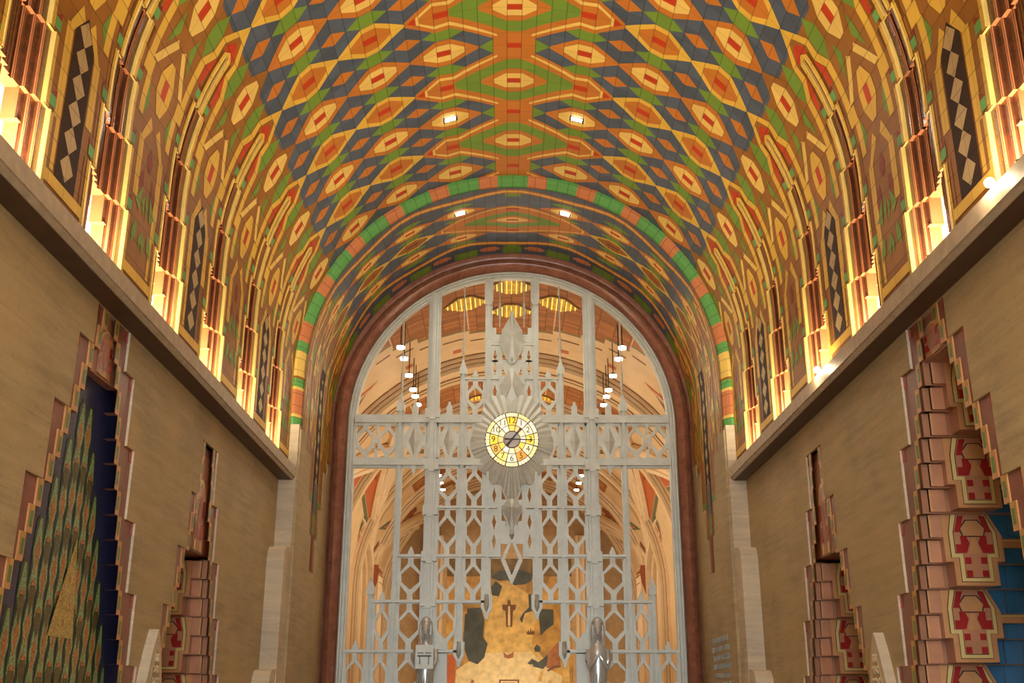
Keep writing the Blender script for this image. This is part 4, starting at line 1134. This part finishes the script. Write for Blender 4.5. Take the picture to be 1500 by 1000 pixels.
# ------------------------------------------------------------------ statues on the main posts
SIL = plain('bright_silver', (.62, .65, .64), .26, .45, var=.08, vs=14)
def loft(m, rings, mat, n=20):
    """rings of (cx, cy, z, rx, ry, nose)"""
    L = []
    for (cx, cy, z, rx, ry, ns) in rings:
        r_ = []
        for k in range(n):
            a = 2*PI*k/n; f = ns*max(0, math.cos(a+PI/2))**24 if ns else 0
            r_.append((cx+rx*math.cos(a), cy+ry*math.sin(a)-f, z))
        L.append(r_)
    for i in range(len(L)-1):
        for k in range(n): m.poly([L[i][k], L[i][(k+1) % n], L[i+1][(k+1) % n], L[i+1][k]], mat)
    m.poly(L[0][::-1], mat); m.poly(L[-1], mat)
def statue(sg, label, tablet):
    x = sg*1.525; y = YG-.24
    r = empty('statue', (x, y, 0), label, 'statue')
    m = MB()
    loft(m, [(x, y+.02, .55, .19, .13, 0), (x, y+.02, .9, .17, .12, 0), (x, y, 1.5, .15, .11, 0), (x, y, 2.0, .145, .11, 0), (x, y, 2.25, .165, .12, 0), (x, y, 2.45, .175, .12, 0), (x, y, 2.58, .165, .10, 0),
             (x, y, 2.64, .10, .08, 0), (x, y, 2.67, .055, .055, 0), (x, y-.01, 2.72, .052, .055, 0), (x, y-.03, 2.745, .05, .06, 0), (x, y-.035, 2.775, .068, .082, .0), (x, y-.03, 2.82, .084, .097, .008), (x, y-.03, 2.86, .09, .10, .028),
             (x, y-.03, 2.90, .093, .10, .016), (x, y-.025, 2.95, .095, .10, .004), (x, y-.015, 3.0, .09, .095, 0), (x, y, 3.05, .07, .075, 0), (x, y, 3.085, .03, .035, 0)], SIL)
    b_ = child(r, 'figure', m, smooth=True, weld=True); b_.modifiers.new('sub', 'SUBSURF').levels = 1; b_.modifiers['sub'].render_levels = 1
    m = MB()      # hair: cap and two falls beside the face
    loft(m, [(x, y+.03, 2.86, .102, .088, 0), (x, y+.02, 2.95, .112, .108, 0), (x, y+.005, 3.03, .103, .108, 0), (x, y, 3.09, .065, .07, 0), (x, y, 3.115, .02, .02, 0)], SIL)
    for s2 in (1, -1): m.tube([(x+s2*.093, y-.04, 2.97), (x+s2*.10, y-.035, 2.85), (x+s2*.09, y-.05, 2.70), (x+s2*.075, y-.10, 2.52)], [.022, .026, .024, .008], SIL, 8)
    q = m.build('hair', b_, smooth=True)
    m = MB()
    for s2 in (1, -1):
        m.tube([(x+s2*.034, y-.118, 2.885), (x+s2*.034, y-.124, 2.885)], .013, METAL_D, 8)
        m.tube([(x+s2*.016, y-.128, 2.915), (x+s2*.058, y-.112, 2.912)], .005, SIL, 6)
    m.tube([(x-.024, y-.116, 2.80), (x, y-.121, 2.797), (x+.024, y-.116, 2.80)], .006, METAL_D, 6)
    q = m.build('face_features', b_)
    m = MB()      # arms folded to the chest
    for s2 in (1, -1):
        m.tube([(x+s2*.165, y, 2.55), (x+s2*.185, y-.02, 2.36), (x+s2*.16, y-.09, 2.24), (x+s2*.06, y-.145, 2.38), (x+s2*.02, y-.15, 2.44)], [.05, .048, .042, .034, .022], SIL, 10)
        for q in range(4): m.tube([(x+s2*(.035-.010*q), y-.155, 2.41+.012*q), (x+s2*(.008-.004*q), y-.165, 2.455+.012*q)], .008, SIL, 6)
        m.tube([(x+s2*.05, y-.155, 2.43), (x+s2*.03, y-.17, 2.465)], .008, SIL, 6)
    child(r, 'arms', m, smooth=True)
    m = MB()      # robe folds
    for i in range(7):
        xx = x-.12+.04*i; m.tube([(xx, y-.10, 2.15), (xx+.003*(i-3), y-.115, 1.6), (xx+.01*(i-3), y-.125, .6)], .014, SIL, 6)
    child(r, 'robe_folds', m, smooth=True)
    if tablet:
        m = MB(); m.box(x-.155, x+.155, y-.23, y-.17, 2.22, 2.62, MON)
        m.box(x-.12, x-.015, y-.236, y-.23, 2.475, 2.49, METAL_D); m.box(x+.015, x+.12, y-.236, y-.23, 2.475, 2.49, METAL_D)
        m.box(x-.12, x+.12, y-.236, y-.23, 2.42, 2.445, METAL_D); m.box(x-.085, x-.07, y-.236, y-.23, 2.29, 2.42, METAL_D); m.box(x+.07, x+.085, y-.236, y-.23, 2.29, 2.42, METAL_D)
        child(r, 'tablet', m)
    m = MB(); m.box(x-.19, x+.19, y-.14, YG-.03, 0, .55, MON); child(r, 'pedestal', m)
statue(-1, 'silver statue of a figure holding a square tablet, on the left post of the gate', True)
statue(1, 'bright silver statue of a robed figure, on the right post of the gate', False)
# ------------------------------------------------------------------ pointed stone hoods and the carved wall inscription
for side, nm, yc, zt in ((-1, 'left', 11.30, 2.34), (1, 'right', 11.22, 2.31)):
    r = empty('pointed_stone_hood', (side*XW, yc, 0), 'pale pointed stone hood rising against the %s wall at the bottom edge' % nm, 'stone hood', 'pointed stone hoods')
    def lan(w, h0, h1): return [(yc-w, 0), (yc+w, 0), (yc+w, h0), (yc+w*.78, h0+(h1-h0)*.40), (yc+w*.38, h0+(h1-h0)*.78), (yc+.02, h1), (yc-.02, h1), (yc-w*.38, h0+(h1-h0)*.78), (yc-w*.78, h0+(h1-h0)*.40), (yc-w, h0)]
    m = MB(); m.yz(lan(.36, 1.35, zt), side*(XW-.10), side*(XW+.01), LIMEP); child(r, 'hood', m)
    m = MB(); m.yz(lan(.27, 1.30, zt-.20), side*(XW-.106), side*(XW-.095), LIME); child(r, 'panel', m)
    m = MB()
    for i in range(10):
        z = 1.0+i*.115
        w = .20*(1-max(0, (z-1.35)/.9)); 
        m.tube([(side*(XW-.108), yc-w, z), (side*(XW-.115), yc, z+.06), (side*(XW-.108), yc+w, z)], .012, LIMEP, 6)
        m.tube([(side*(XW-.108), yc-w, z+.06), (side*(XW-.115), yc, z), (side*(XW-.108), yc+w, z+.06)], .012, LIMEP, 6)
    child(r, 'carved_lattice', m)
INS = plain('inscription_metal', (.40, .42, .36), .35, .4)
r = empty('wall_inscription', (R2-.02, 18.25, 2.3), 'several rows of small silvery raised letters on the right stone wall beside the gate', 'inscription')
for row, z in enumerate((2.60, 2.46, 2.32, 2.18, 2.04, 1.90, 1.76)):
    m = MB(); rr = random.Random(row); y = 18.95
    while y > 17.6:
        w = .045+.02*rr.random()
        if rr.random() > .16:
            m.box(R2-.032, R2-.018, y-w, y-w+.012, z, z+.085, INS)
            if rr.random() > .4: m.box(R2-.032, R2-.018, y-.012, y, z, z+.085, INS)
            zz = z+rr.choice([0, .038, .073]); m.box(R2-.032, R2-.018, y-w, y, zz, zz+.012, INS)
        y -= w+.028
    child(r, 'letter_row', m)

# ------------------------------------------------------------------ floor and back of the lobby
FLR = marble('polished_floor_stone', (.42, .31, .20), (.52, .40, .27), (.62, .52, .38), .25, 2.)
b = MB(); b.box(-6.0, 6.0, YB-.5, YG+.3, -.2, 0, FLR); struct(b.build('floor'))
# entrance wall behind the viewer with tall glazed openings
b = MB()
OPN = [(-3.0, -1.3), (-.85, .85), (1.3, 3.0)]
xs = [-5.6, -3.0, -1.3, -.85, .85, 1.3, 3.0, 5.6]
for i in range(7):
    if (xs[i], xs[i+1]) in OPN:
        b.box(xs[i], xs[i+1], YB-.3, YB, 7.6, 10.6, LIME)
    else: b.box(xs[i], xs[i+1], YB-.3, YB, 0, 10.6, LIME)
struct(b.build('wall_back'))
GLS = bpy.data.materials.new('clear_glass'); GLS.use_nodes = True
_b = GLS.node_tree.nodes['Principled BSDF']; _b.inputs['Transmission Weight'].default_value = 1; _b.inputs['Roughness'].default_value = 0.; _b.inputs['IOR'].default_value = 1.0
BRZ = plain('bronze_bar', (.10, .07, .04), .35, .7)
for i, (xa, xb) in enumerate(OPN):
    m = MB()
    for x in (xa, (xa+xb)/2-.02, xb-.05): m.box(x, x+.05, YB-.2, YB-.12, 0, 7.6, BRZ)
    for z in (0, 2.6, 5.1, 7.52): m.box(xa, xb, YB-.2, YB-.12, z, z+.08, BRZ)
    struct(m.build('window_%d' % (i+1)))
# outer shell over the vaults so that no daylight leaks in
SH = plain('rough_plaster', (.35, .3, .25), .9)
b = MB(); b.box(-5.9, 5.9, YB-.3, YG+.3, 11.3, 11.5, SH)
for s in (1, -1): b.box(s*5.62, s*5.9, YB-.3, YG+.3, 0, 11.4, SH)
struct(b.build('outer_shell'))
# wall round the arch, gate side, filling between inner vault and hall
def arch_wall(name, y0, y1, r, xo, zo, mat, zc=GZ):
    m = MB(); n = 28
    for i in range(n):
        a0, a1 = PI*i/n, PI*(i+1)/n
        p0, p1 = (-r*math.cos(a0), zc+r*math.sin(a0)), (-r*math.cos(a1), zc+r*math.sin(a1))
        def ot(a):
            c_, s_ = -math.cos(a), math.sin(a); k = min(xo/max(1e-6, abs(c_)), (zo-zc)/max(1e-6, s_)); return (c_*k, zc+s_*k)
        q0, q1 = ot(a0), ot(a1)
        m.poly([(p0[0], y0, p0[1]), (p1[0], y0, p1[1]), (q1[0], y0, q1[1]), (q0[0], y0, q0[1])], mat)
        m.poly([(p0[0], y1, p0[1]), (q0[0], y1, q0[1]), (q1[0], y1, q1[1]), (p1[0], y1, p1[1])], mat)
        m.poly([(p0[0], y0, p0[1]), (p0[0], y1, p0[1]), (p1[0], y1, p1[1]), (p1[0], y0, p1[1])], mat)
    for s in (1, -1): m.box(s*r, s*xo, y0, y1, 0, zc, mat)
    return m.build(name)
struct(arch_wall('wall_gate', YG+.16, YG+.5, GR+.08, 5.65, 11.4, LIME))

# ------------------------------------------------------------------ great hall beyond the gate
HR = 5.2; HZ = 5.3; HY0, HY1 = YG+.45, 46.
CRM = plain('cream_painted_plaster', (.70, .50, .27), .6, var=.07, vs=2)
CRL = plain('light_cream_stone', (.76, .58, .36), .6, var=.08, vs=3)
BRN = plain('brown_stencil_band', (.20, .095, .030), .6, var=.15)
OLV = plain('olive_stencil_band', (.24, .17, .06), .6, var=.15)
ORB = tile('orange_brick_stencil', (.40, .155, .045), .5, su=.42, ou=0, sv=.13, ov=.1, gw=.012, var=.45)
ORR = plain('brick_orange_paint', (.50, .115, .03), .5)
GRP = plain('grey_green_paint', (.13, .15, .07), .5)
GLD = tile('gold_coffer_leaf', (.80, .48, .05), .3, su=.18, ou=0, sv=.16, ov=0, gw=.02, var=.4)
def hmap(s, y, off=0):
    q = HR*PI/2; sg = 1 if s >= 0 else -1; s_ = abs(s)
    if s_ < q: return (sg*(HR-off)*math.sin(s_/HR), y, HZ+(HR-off)*math.cos(s_/HR))
    return (sg*(HR-off), y, HZ-(s_-q))
hv = MB()
def hput(pts, mat, layer, mb=None):
    mb = mb or hv
    if area2(pts) < 0: pts = pts[::-1]
    ua = min(p[0] for p in pts); ub = max(p[0] for p in pts); k = math.floor(ua/.45)
    while k*.45 < ub-1e-6:
        s_ = clip(clip(pts, 0, k*.45, True), 0, (k+1)*.45, False); k += 1
        if len(s_) < 3 or abs(area2(s_)) < 1e-5: continue
        s_ = s_[::-1]; mb.poly([hmap(p[0], p[1], layer*.004) for p in s_], mat, [(p[0], p[1]) for p in s_])
SQ = HR*PI/2
hput(rect(-SQ-5.3, SQ+5.3, HY0, HY1), CRM, 0)
def band(y0, y1, mat, l, smax=SQ+.0): hput(rect(-smax, smax, y0, y1), mat, l)
BAY = 8.9
for n_ in range(3):
    yb = 20.4+n_*BAY
    # orange-brick lozenge field in the crown with a stepped edge, holding the gold coffers
    for i, (sw, y1) in enumerate(((.55, 5.05), (1.05, 4.75), (1.75, 4.5), (2.35, 4.25), (3.0, 3.9), (3.5, 3.5), (3.9, 3.1))):
        for sg in (1, -1):
            s0 = (0, .55, 1.05, 1.75, 2.35, 3.0, 3.5)[i]
            hput([(sg*s0, yb), (sg*sw, yb), (sg*sw, yb+y1), (sg*s0, yb+y1)], ORB, 1)
            hput([(sg*s0, yb+y1), (sg*sw, yb+y1), (sg*sw, yb+y1+.13), (sg*s0, yb+y1+.13)], OLV, 2)
            hput([(sg*(s0+.1), yb+y1+.62), (sg*(sw), yb+y1+.62), (sg*(sw), yb+y1+.72), (sg*(s0+.1), yb+y1+.72)], BRN, 1)
    for y, w, m_ in ((6.5, .10, BRN), (6.9, .12, OLV), (7.2, .22, BRN), (7.6, .10, ORR), (7.85, .12, OLV), (8.2, .14, BRN), (8.5, .1, OLV)): band(yb+y, yb+y+w, m_, 1)
    for sg in (1, -1):      # little painted squares and the herringbone lozenges low on the sides
        for (s_, y) in ((1.3, 5.9), (2.6, 5.6), (4.1, 5.2)): hput(rect(*sorted((sg*s_, sg*(s_+.22))), yb+y, yb+y+.25), ORR, 2)
        hput([(sg*3.6, yb+5.3), (sg*5.1, yb+6.2), (sg*6.9, yb+6.3), (sg*5.4, yb+5.3)], ORR, 1)
        hput([(sg*3.85, yb+5.42), (sg*5.15, yb+6.07), (sg*6.5, yb+6.17), (sg*5.35, yb+5.42)], CRL, 2)
        for i in range(14):
            a = 4.0+i*.16; hput([(sg*a, yb+5.5), (sg*(a+.07), yb+5.5), (sg*(a+.6), yb+6.0), (sg*(a+.53), yb+6.0)], GRP, 3)
struct(hv.build('ceiling_hall'))
# projecting transverse ribs, stepped in section
for n_ in range(5):
    yb = (27.0, 31.2, 35.6, 39.6, 43.4)[n_]
    m = MB(); pr = [(0, 0), (.10, 0), (.10, .12), (.18, .12), (.18, .25), (.27, .25), (.27, .55), (.18, .55), (.18, .70), (.10, .70), (.10, .82), (0, .82)]
    tt = [-SQ-5.3]+[-SQ+2*SQ*i/30 for i in range(31)]+[SQ+5.3]
    m.sweep([(a, b_) for a, b_ in pr], lambda t, a, b_: hmap(t, yb+b_, a), tt, [CRL, BRN, CRL, OLV, CRL, CRM, CRL, BRN, CRL, OLV, CRL])
    o = m.build('hall_rib'); tag(o, 'cream stepped rib crossing the far hall vault, %s one behind the gate' % ('nearest', 'second', 'third', 'fourth', 'farthest')[n_], 'rib', 'vault ribs of the far hall')
# gold coffers
lab = ['topmost one', 'behind the tip of the crest', 'left of the crest', 'right of the crest', 'small one seen left under the crest', 'small one seen right under the crest']
for i, (s_, y) in enumerate(((0, 22.3), (0, 23.85), (-1.06, 23.1), (1.06, 23.1), (-.95, 23.2+BAY-.8), (.95, 23.2+BAY-.8))):
    m = MB(); w, h = .56, .46
    pts = [(s_-w, y), (s_-w*.3, y-h), (s_+w*.3, y-h), (s_+w, y), (s_+w*.3, y+h), (s_-w*.3, y+h)]
    r = empty('gold_coffer', hmap(s_, y), 'glowing gold lattice coffer in the far hall ceiling, '+lab[i], 'coffer', 'gold coffers')
    f_ = MB(); hput(pts, BRN, 5, f_); child(r, 'frame', f_)
    hput([(s_+(p[0]-s_)*.93, y+(p[1]-y)*.9) for p in pts], GLD, 8, m); child(r, 'gold_leaf', m)
    m = MB()
    for k in range(-4, 5):
        xx = s_+k*.11; hh = h*.85*min(1, 1.25*(1-abs(k)/5.2))
        hput([(xx-.008, y-hh), (xx+.008, y-hh), (xx+.008, y+hh), (xx-.008, y+hh)], emis('gold_glow', (1., .66, .12), 1.1), 12, m)  # emission put into the strips so the coffer looks lit
    child(r, 'bright_ribs', m)
# piers, wall arches, spandrels and capitals along both sides
def ring_arch(m, side, yc, w, zsp, r0, r1, x0, x1, mat):
    n = 12
    def pt(r, a): # pointed arch from two centres
        return r
    prev = None
    for i in range(n+1):
        f = i/n
        # pointed profile
        a = PI*f; k = min(1., 2.1/w)
        q0 = (yc-w*r0*math.cos(a), zsp+w*r0*math.sin(a)*k); q1 = (yc-w*r1*math.cos(a), zsp+w*r1*math.sin(a)*k)
        if prev:
            m.yz([prev[0], q0, q1, prev[1]], side*x0, side*x1, mat)
        prev = (q0, q1)
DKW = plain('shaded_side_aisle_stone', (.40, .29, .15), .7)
TEX = plain('carved_rust_ornament', (.30, .075, .022), .5, var=.4, vs=25, bump=.6)
PIER = [26.5, 38.6]
for side, nm in ((-1, 'left'), (1, 'right')):
    for i, y in enumerate(PIER):
        r = empty('hall_pier', (side*5.0, y, 0), 'cream fluted pier with rust capital, %s of the far hall, %s' % (nm, ('nearer the gate', 'farther from the gate')[i]), 'pier', 'piers of the far hall')
        m = MB()
        m.box(side*4.62, side*5.25, y-.42, y+.42, 0, 6.05, CRL)
        for d in (-.36, -.18, 0, .18, .36): m.tube([(side*4.60, y+d, 0), (side*4.60, y+d, 6.0)], .075, CRL, 8)
        child(r, 'shaft', m)
        m = MB(); m.prism([(5.2, 5.3), (4.75, 5.3), (4.62, 5.7), (4.56, 6.1), (4.6, 6.3), (5.2, 6.3)], lambda p, t: (side*p[0], t, p[1]), y-.47, y+.47, TEX)
        for d in (-.36, -.18, 0, .18, .36):
            for z in (5.45, 5.7, 5.95, 6.2): m.tube([(side*4.66, y+d, z-.1), (side*(4.60-.07*(z-5.4)), y+d, z), (side*4.66, y+d, z+.1)], [.02, .075, .02], TEX if z < 6 else CRL, 6)
        child(r, 'capital', m)
        m = MB()  # groin ribs fanning out of the capital both ways
        for dr in (-1, 1):
            for j, (ds, mt, rr) in enumerate(((.42, CRL, .13), (.22, BRN, .07), (.05, CRL, .15), (-.15, OLV, .08), (-.35, CRL, .14), (-.55, CRM, .12))):
                pth = []
                for q in range(14):
                    t_ = q/13.; s_ = 7.3-4.2*t_**.85+ds*(.25+1.1*t_); yy = y+dr*(8.2*t_**1.1+.1)
                    if yy > HY1-.5 or yy < HY0+.3: break
                    pth.append(hmap(side*s_, yy, .08))
                if len(pth) > 2: m.tube(pth, rr, mt, 6)
        child(r, 'rib_fan', m)
    for i in range(len(PIER)):
        y0, y1 = ((26.5, 38.6), (38.6, 45.6))[i]; yc = (y0+y1)/2; w = (y1-y0)/2
        r = empty('wall_arch', (side*HR, yc, 0), 'cream wall arch with orange spandrels, %s of far hall, %s' % (nm, ('the nearer and wider', 'the farther and narrower')[i]), 'arch', 'wall arches of the far hall')
        m = MB(); ring_arch(m, side, yc, w, 5.6, .92, 1.02, 4.75, 5.18, CRL); ring_arch(m, side, yc, w, 5.6, .80, .88, 4.9, 5.18, CRM); ring_arch(m, side, yc, w, 5.6, .70, .77, 5.0, 5.18, CRL)
        for sg in (1, -1):
            m.box(side*4.75, side*5.18, yc+sg*w*.92, yc+sg*w*1.0, 0, 5.6, CRL); m.box(side*4.9, side*5.18, yc+sg*w*.80, yc+sg*w*.88, 0, 5.6, CRM); m.box(side*5.0, side*5.18, yc+sg*w*.70, yc+sg*w*.77, 0, 5.6, CRL)
        child(r, 'arch_mouldings', m)
        m = MB()
        for sg in (1, -1):
            ye = yc+sg*w
            dy = -sg*1.; ap = (5.95, ye-sg*2.6); c1, c2 = (5.2, ye-sg*7.4), (4.6, ye-sg*5.6)
            if i: ap = (5.55, ye-sg*.6); c1, c2 = (5.1, ye-sg*3.3), (4.6, ye-sg*2.6)
            def sput(P_, mat, l):
                hput([(side*p[0], min(max(p[1], HY0+.1), HY1-.4)) for p in P_], mat, l, m)
            gx = lambda p, q, f: (p[0]+(q[0]-p[0])*f, p[1]+(q[1]-p[1])*f)
            cen = ((ap[0]+c1[0]+c2[0])/3, (ap[1]+c1[1]+c2[1])/3)
            sput([gx(cen, p, 1.55) for p in (ap, c1, c2)], GRP, 6); sput([gx(cen, p, 1.12) for p in (ap, c1, c2)], CRL, 8); sput([gx(cen, p, 1.05) for p in (ap, c1, c2)], ORR, 10)
            for q in range(12):
                f = q/12.; a0 = (6.9-2.7*f, ye-sg*(.2+6.4*f*(1 if not i else .5))); sput([a0, (a0[0]-.36, a0[1]-sg*.1), (a0[0]-.3, a0[1]-sg*.75), (a0[0]-.05, a0[1]-sg*.5)], TEX, 7)
        child(r, 'painted_spandrel', m)
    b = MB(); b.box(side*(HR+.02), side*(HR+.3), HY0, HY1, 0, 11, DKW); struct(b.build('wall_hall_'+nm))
# round ceiling lamps in two receding rows
ROW = [(586, 511, 9), (593, 527, 8), (599, 552, 6.5), (603, 573, 6.2), (606, 582, 6), (610.5, 594, 6), (645, 708, 4.5), (648, 716, 4)]
LAMPS = LAMP_POS
for i, (x, y, z, rad) in enumerate(LAMPS):
    sd = 'left' if x < 0 else 'right'; k = i % 9
    r = empty('ring_lamp', (x, y, z), 'small round white lamp, %s row behind the gate, %s from the front' % (sd, ('first', 'second', 'third', 'fourth', 'fifth', 'sixth', 'seventh', 'eighth', 'ninth')[k]), 'lamp', 'round lamps of the far hall')
    m = MB(); m.tube([(x, y, z), (x, y, z+.05)], rad, WHT2, 20); child(r, 'disc', m)
    m = MB(); m.tube([(x, y, z+.045), (x, y, z+.09)], [rad*1.12, rad*.6], METAL_D, 20); m.tube([(x, y, z+.09), (x, y, z+.85)], .012, METAL_D, 6); child(r, 'housing', m)

# ------------------------------------------------------------------ painted map mural on the end wall
MY = HY1-.3; e = .01
b = MB(); b.box(-HR, HR, MY+.05, MY+.4, 0, 11, plain('end_wall_stone', (.50, .34, .17), .6)); struct(b.build('wall_hall_end'))
GO = plain('ochre_gold_paint', (.50, .27, .055), .45, var=.5, vs=1.6); GO2 = plain('light_gold_paint', (.66, .42, .12), .45, var=.3, vs=3)
PAL = plain('pale_straw_paint', (.72, .55, .27), .5, var=.2, vs=4); SLT = plain('slate_water_paint', (.055, .062, .048), .45, var=.35, vs=2.5)
OLB = plain('olive_brown_paint', (.18, .11, .03), .5, var=.4, vs=3); RST = plain('rust_paint', (.36, .13, .04), .5, var=.3, vs=5); FIG = plain('deep_brown_paint', (.17, .065, .02), .5)
mur = empty('wall_mural', (0, MY, 5), 'large painted gold map mural with dark slate lakes on the far end wall', 'mural')
def M_(px, py):    # mural's own drawing grid: 0..1375 across, 0..1000 down
    return ((px-654)/6.25*MS, MZ-(py)/6.25*MS)
def mp(name, pts, mat, l):
    m = MB(); m.xz([M_(*p) for p in pts], MY+.03-.006*l, MY+.045-.006*l, mat); child(mur, name, m)
mp('gold_ground', [(80, -140), (1230, -140), (1230, 1500), (80, 1500)], GO, 0)
mp('top_band', [(80, -140), (1230, -140), (1230, 20), (80, 20)], OLB, 1)
mp('glow', [(480, 120), (640, 60), (830, 180), (900, 400), (860, 620), (980, 760), (860, 830), (440, 830), (430, 500), (500, 300)], GO2, 1)
mp('pale_foreground', [(250, 800), (430, 700), (850, 690), (1000, 830), (1130, 900), (1130, 1500), (120, 1500), (180, 850)], PAL, 2)
mp('north_water', [(480, 30), (560, 60), (640, 50), (700, 100), (800, 90), (860, 60), (870, 0), (760, -40), (560, -30)], SLT, 3)
mp('west_inlet', [(485, 120), (530, 60), (590, 110), (560, 200), (495, 190)], SLT, 3)
mp('west_lake', [(250, 360), (400, 310), (430, 420), (415, 560), (460, 620), (430, 740), (370, 800), (290, 770), (240, 640), (245, 480)], SLT, 3)
mp('north_west_water', [(270, 310), (400, 300), (420, 420), (270, 440)], SLT, 3.5)
mp('east_lake', [(920, 310), (1060, 320), (1060, 450), (990, 500), (940, 550), (930, 440)], SLT, 3)
mp('east_inlet', [(830, 180), (870, 180), (870, 330), (800, 350), (770, 440), (750, 400), (790, 340), (835, 300)], SLT, 3.5)
mp('south_lake', [(820, 790), (860, 750), (920, 780), (1000, 720), (1100, 610), (1110, 640), (1040, 760), (960, 840), (880, 820)], SLT, 3)
mp('small_lake', [(880, 660), (905, 625), (940, 650), (935, 690), (890, 690)], SLT, 3)
mp('east_hills', [(1010, 700), (1100, 600), (1120, 800), (990, 830)], RST, 3.6)
mp('standing_figure', [(640, 235), (665, 235), (670, 275), (720, 275), (710, 320), (690, 330), (682, 470), (665, 475), (655, 440), (645, 475), (628, 470), (620, 330), (595, 320), (590, 275), (638, 275)], FIG, 4)
mp('figure_light', [(645, 290), (662, 290), (665, 460), (642, 460)], PAL, 5)
mp('ship', [(815, 540), (885, 540), (885, 510), (870, 510), (870, 490), (860, 520), (850, 480), (842, 520), (828, 495), (825, 520), (812, 510)], FIG, 4)
mp('winged_emblem', [(600, 690), (640, 720), (700, 690), (690, 740), (650, 750), (610, 740)], RST, 4)
mp('left_pilaster_pattern', [(80, 720), (170, 720), (170, 1500), (80, 1500)], ORR, 4); mp('right_pilaster_pattern', [(1140, 720), (1200, 720), (1200, 1500), (1140, 1500)], GO2, 4)
mp('arch_of_stones', [(995, 850), (1050, 815), (1120, 805), (1120, 822), (1060, 832), (1005, 862)], FIG, 5)
for i in range(16):
    rr = random.Random(i); x = rr.uniform(220, 430) if i % 2 else rr.uniform(880, 1100); y = rr.uniform(850, 1050)
    mp('painted_form', [(x, y), (x+rr.uniform(20, 45), y+rr.uniform(-20, 20)), (x+rr.uniform(10, 50), y+rr.uniform(60, 110)), (x-rr.uniform(0, 20), y+70)], (GO, OLB, GO2, PAL)[i % 4], 3.2+.1*i)
mp('teller_panel', [(430, 800), (870, 800), (870, 1500), (430, 1500)], PAL, 6)
for k, (w, mt) in enumerate(((90, FIG), (75, PAL), (60, RST), (45, PAL), (30, RST), (14, OLB))):
    mp('stepped_motif', [(655-w, 930+k*13), (655+w, 930+k*13), (655+w, 990), (655+w+18, 990), (655+w+18, 1500), (655-w-18, 1500), (655-w-18, 990), (655-w, 990)], mt, 6.5+.4*k)
# end-hall pilasters beside the mural
for sg in (1, -1):
    m = MB(); m.box(sg*2.75, sg*3.6, MY-.4, MY+.05, 0, 8.4, CRM)
    for d in (2.85, 3.1, 3.35): m.tube([(sg*d, MY-.42, 0), (sg*d, MY-.42, 8.4)], .06, CRL, 8)
    o = m.build('end_pilaster'); tag(o, 'tan fluted pilaster on the %s side of the map mural' % ('left' if sg < 0 else 'right'), 'pilaster', 'pilasters beside the mural')
b = MB(); b.box(-6, 6, YG+.3, HY1+.2, -.2, 0, FLR); struct(b.build('floor_hall'))

# ------------------------------------------------------------------ light
w = bpy.data.worlds.new('daylight'); SC.world = w; w.use_nodes = True
w.node_tree.nodes['Background'].inputs[0].default_value = (.80, .92, 1., 1); w.node_tree.nodes['Background'].inputs[1].default_value = DAY
def area(name, loc, rot, sx, sy, en, col):
    li = bpy.data.lights.new(name, 'AREA'); li.shape = 'RECTANGLE'; li.size = sx; li.size_y = sy; li.energy = en; li.color = col
    o = bpy.data.objects.new(name, li); COL.objects.link(o); o.location = loc; o.rotation_euler = rot; return o
for (x, y) in ((-1, 1.5), (1, 1.5)):
    pass
for L_ in LIGHTS: area(*L_)

# ------------------------------------------------------------------ camera
cam = bpy.data.cameras.new('camera'); co = bpy.data.objects.new('camera', cam); COL.objects.link(co)
cam.sensor_width = 36; cam.lens = 1571.74/1500*36; cam.clip_start = .05; cam.clip_end = 200
t, yw, ro = math.radians(18.7805), math.radians(.238), math.radians(.0551)
F = Vector((math.sin(yw)*math.cos(t), math.cos(yw)*math.cos(t), math.sin(t))); Rr = Vector((math.cos(yw), -math.sin(yw), 0)); U = Rr.cross(F)
R2_ = Rr*math.cos(ro)+U*math.sin(ro); U2 = U*math.cos(ro)-Rr*math.sin(ro)
mx = Matrix((R2_, U2, -F)).transposed().to_4x4(); mx.translation = Vector((-.082, 0, 1.6)); co.matrix_world = mx
SC.camera = co
SC.view_settings.view_transform = 'Standard'; SC.view_settings.look = 'None'; SC.view_settings.gamma = 1; SC.view_settings.use_curve_mapping = False
SC.view_settings.exposure = EXPO
SC.cycles.max_bounces = 8; SC.cycles.diffuse_bounces = 5; SC.cycles.glossy_bounces = 4; SC.cycles.use_denoising = True
SC.cycles.sample_clamp_indirect = 6.
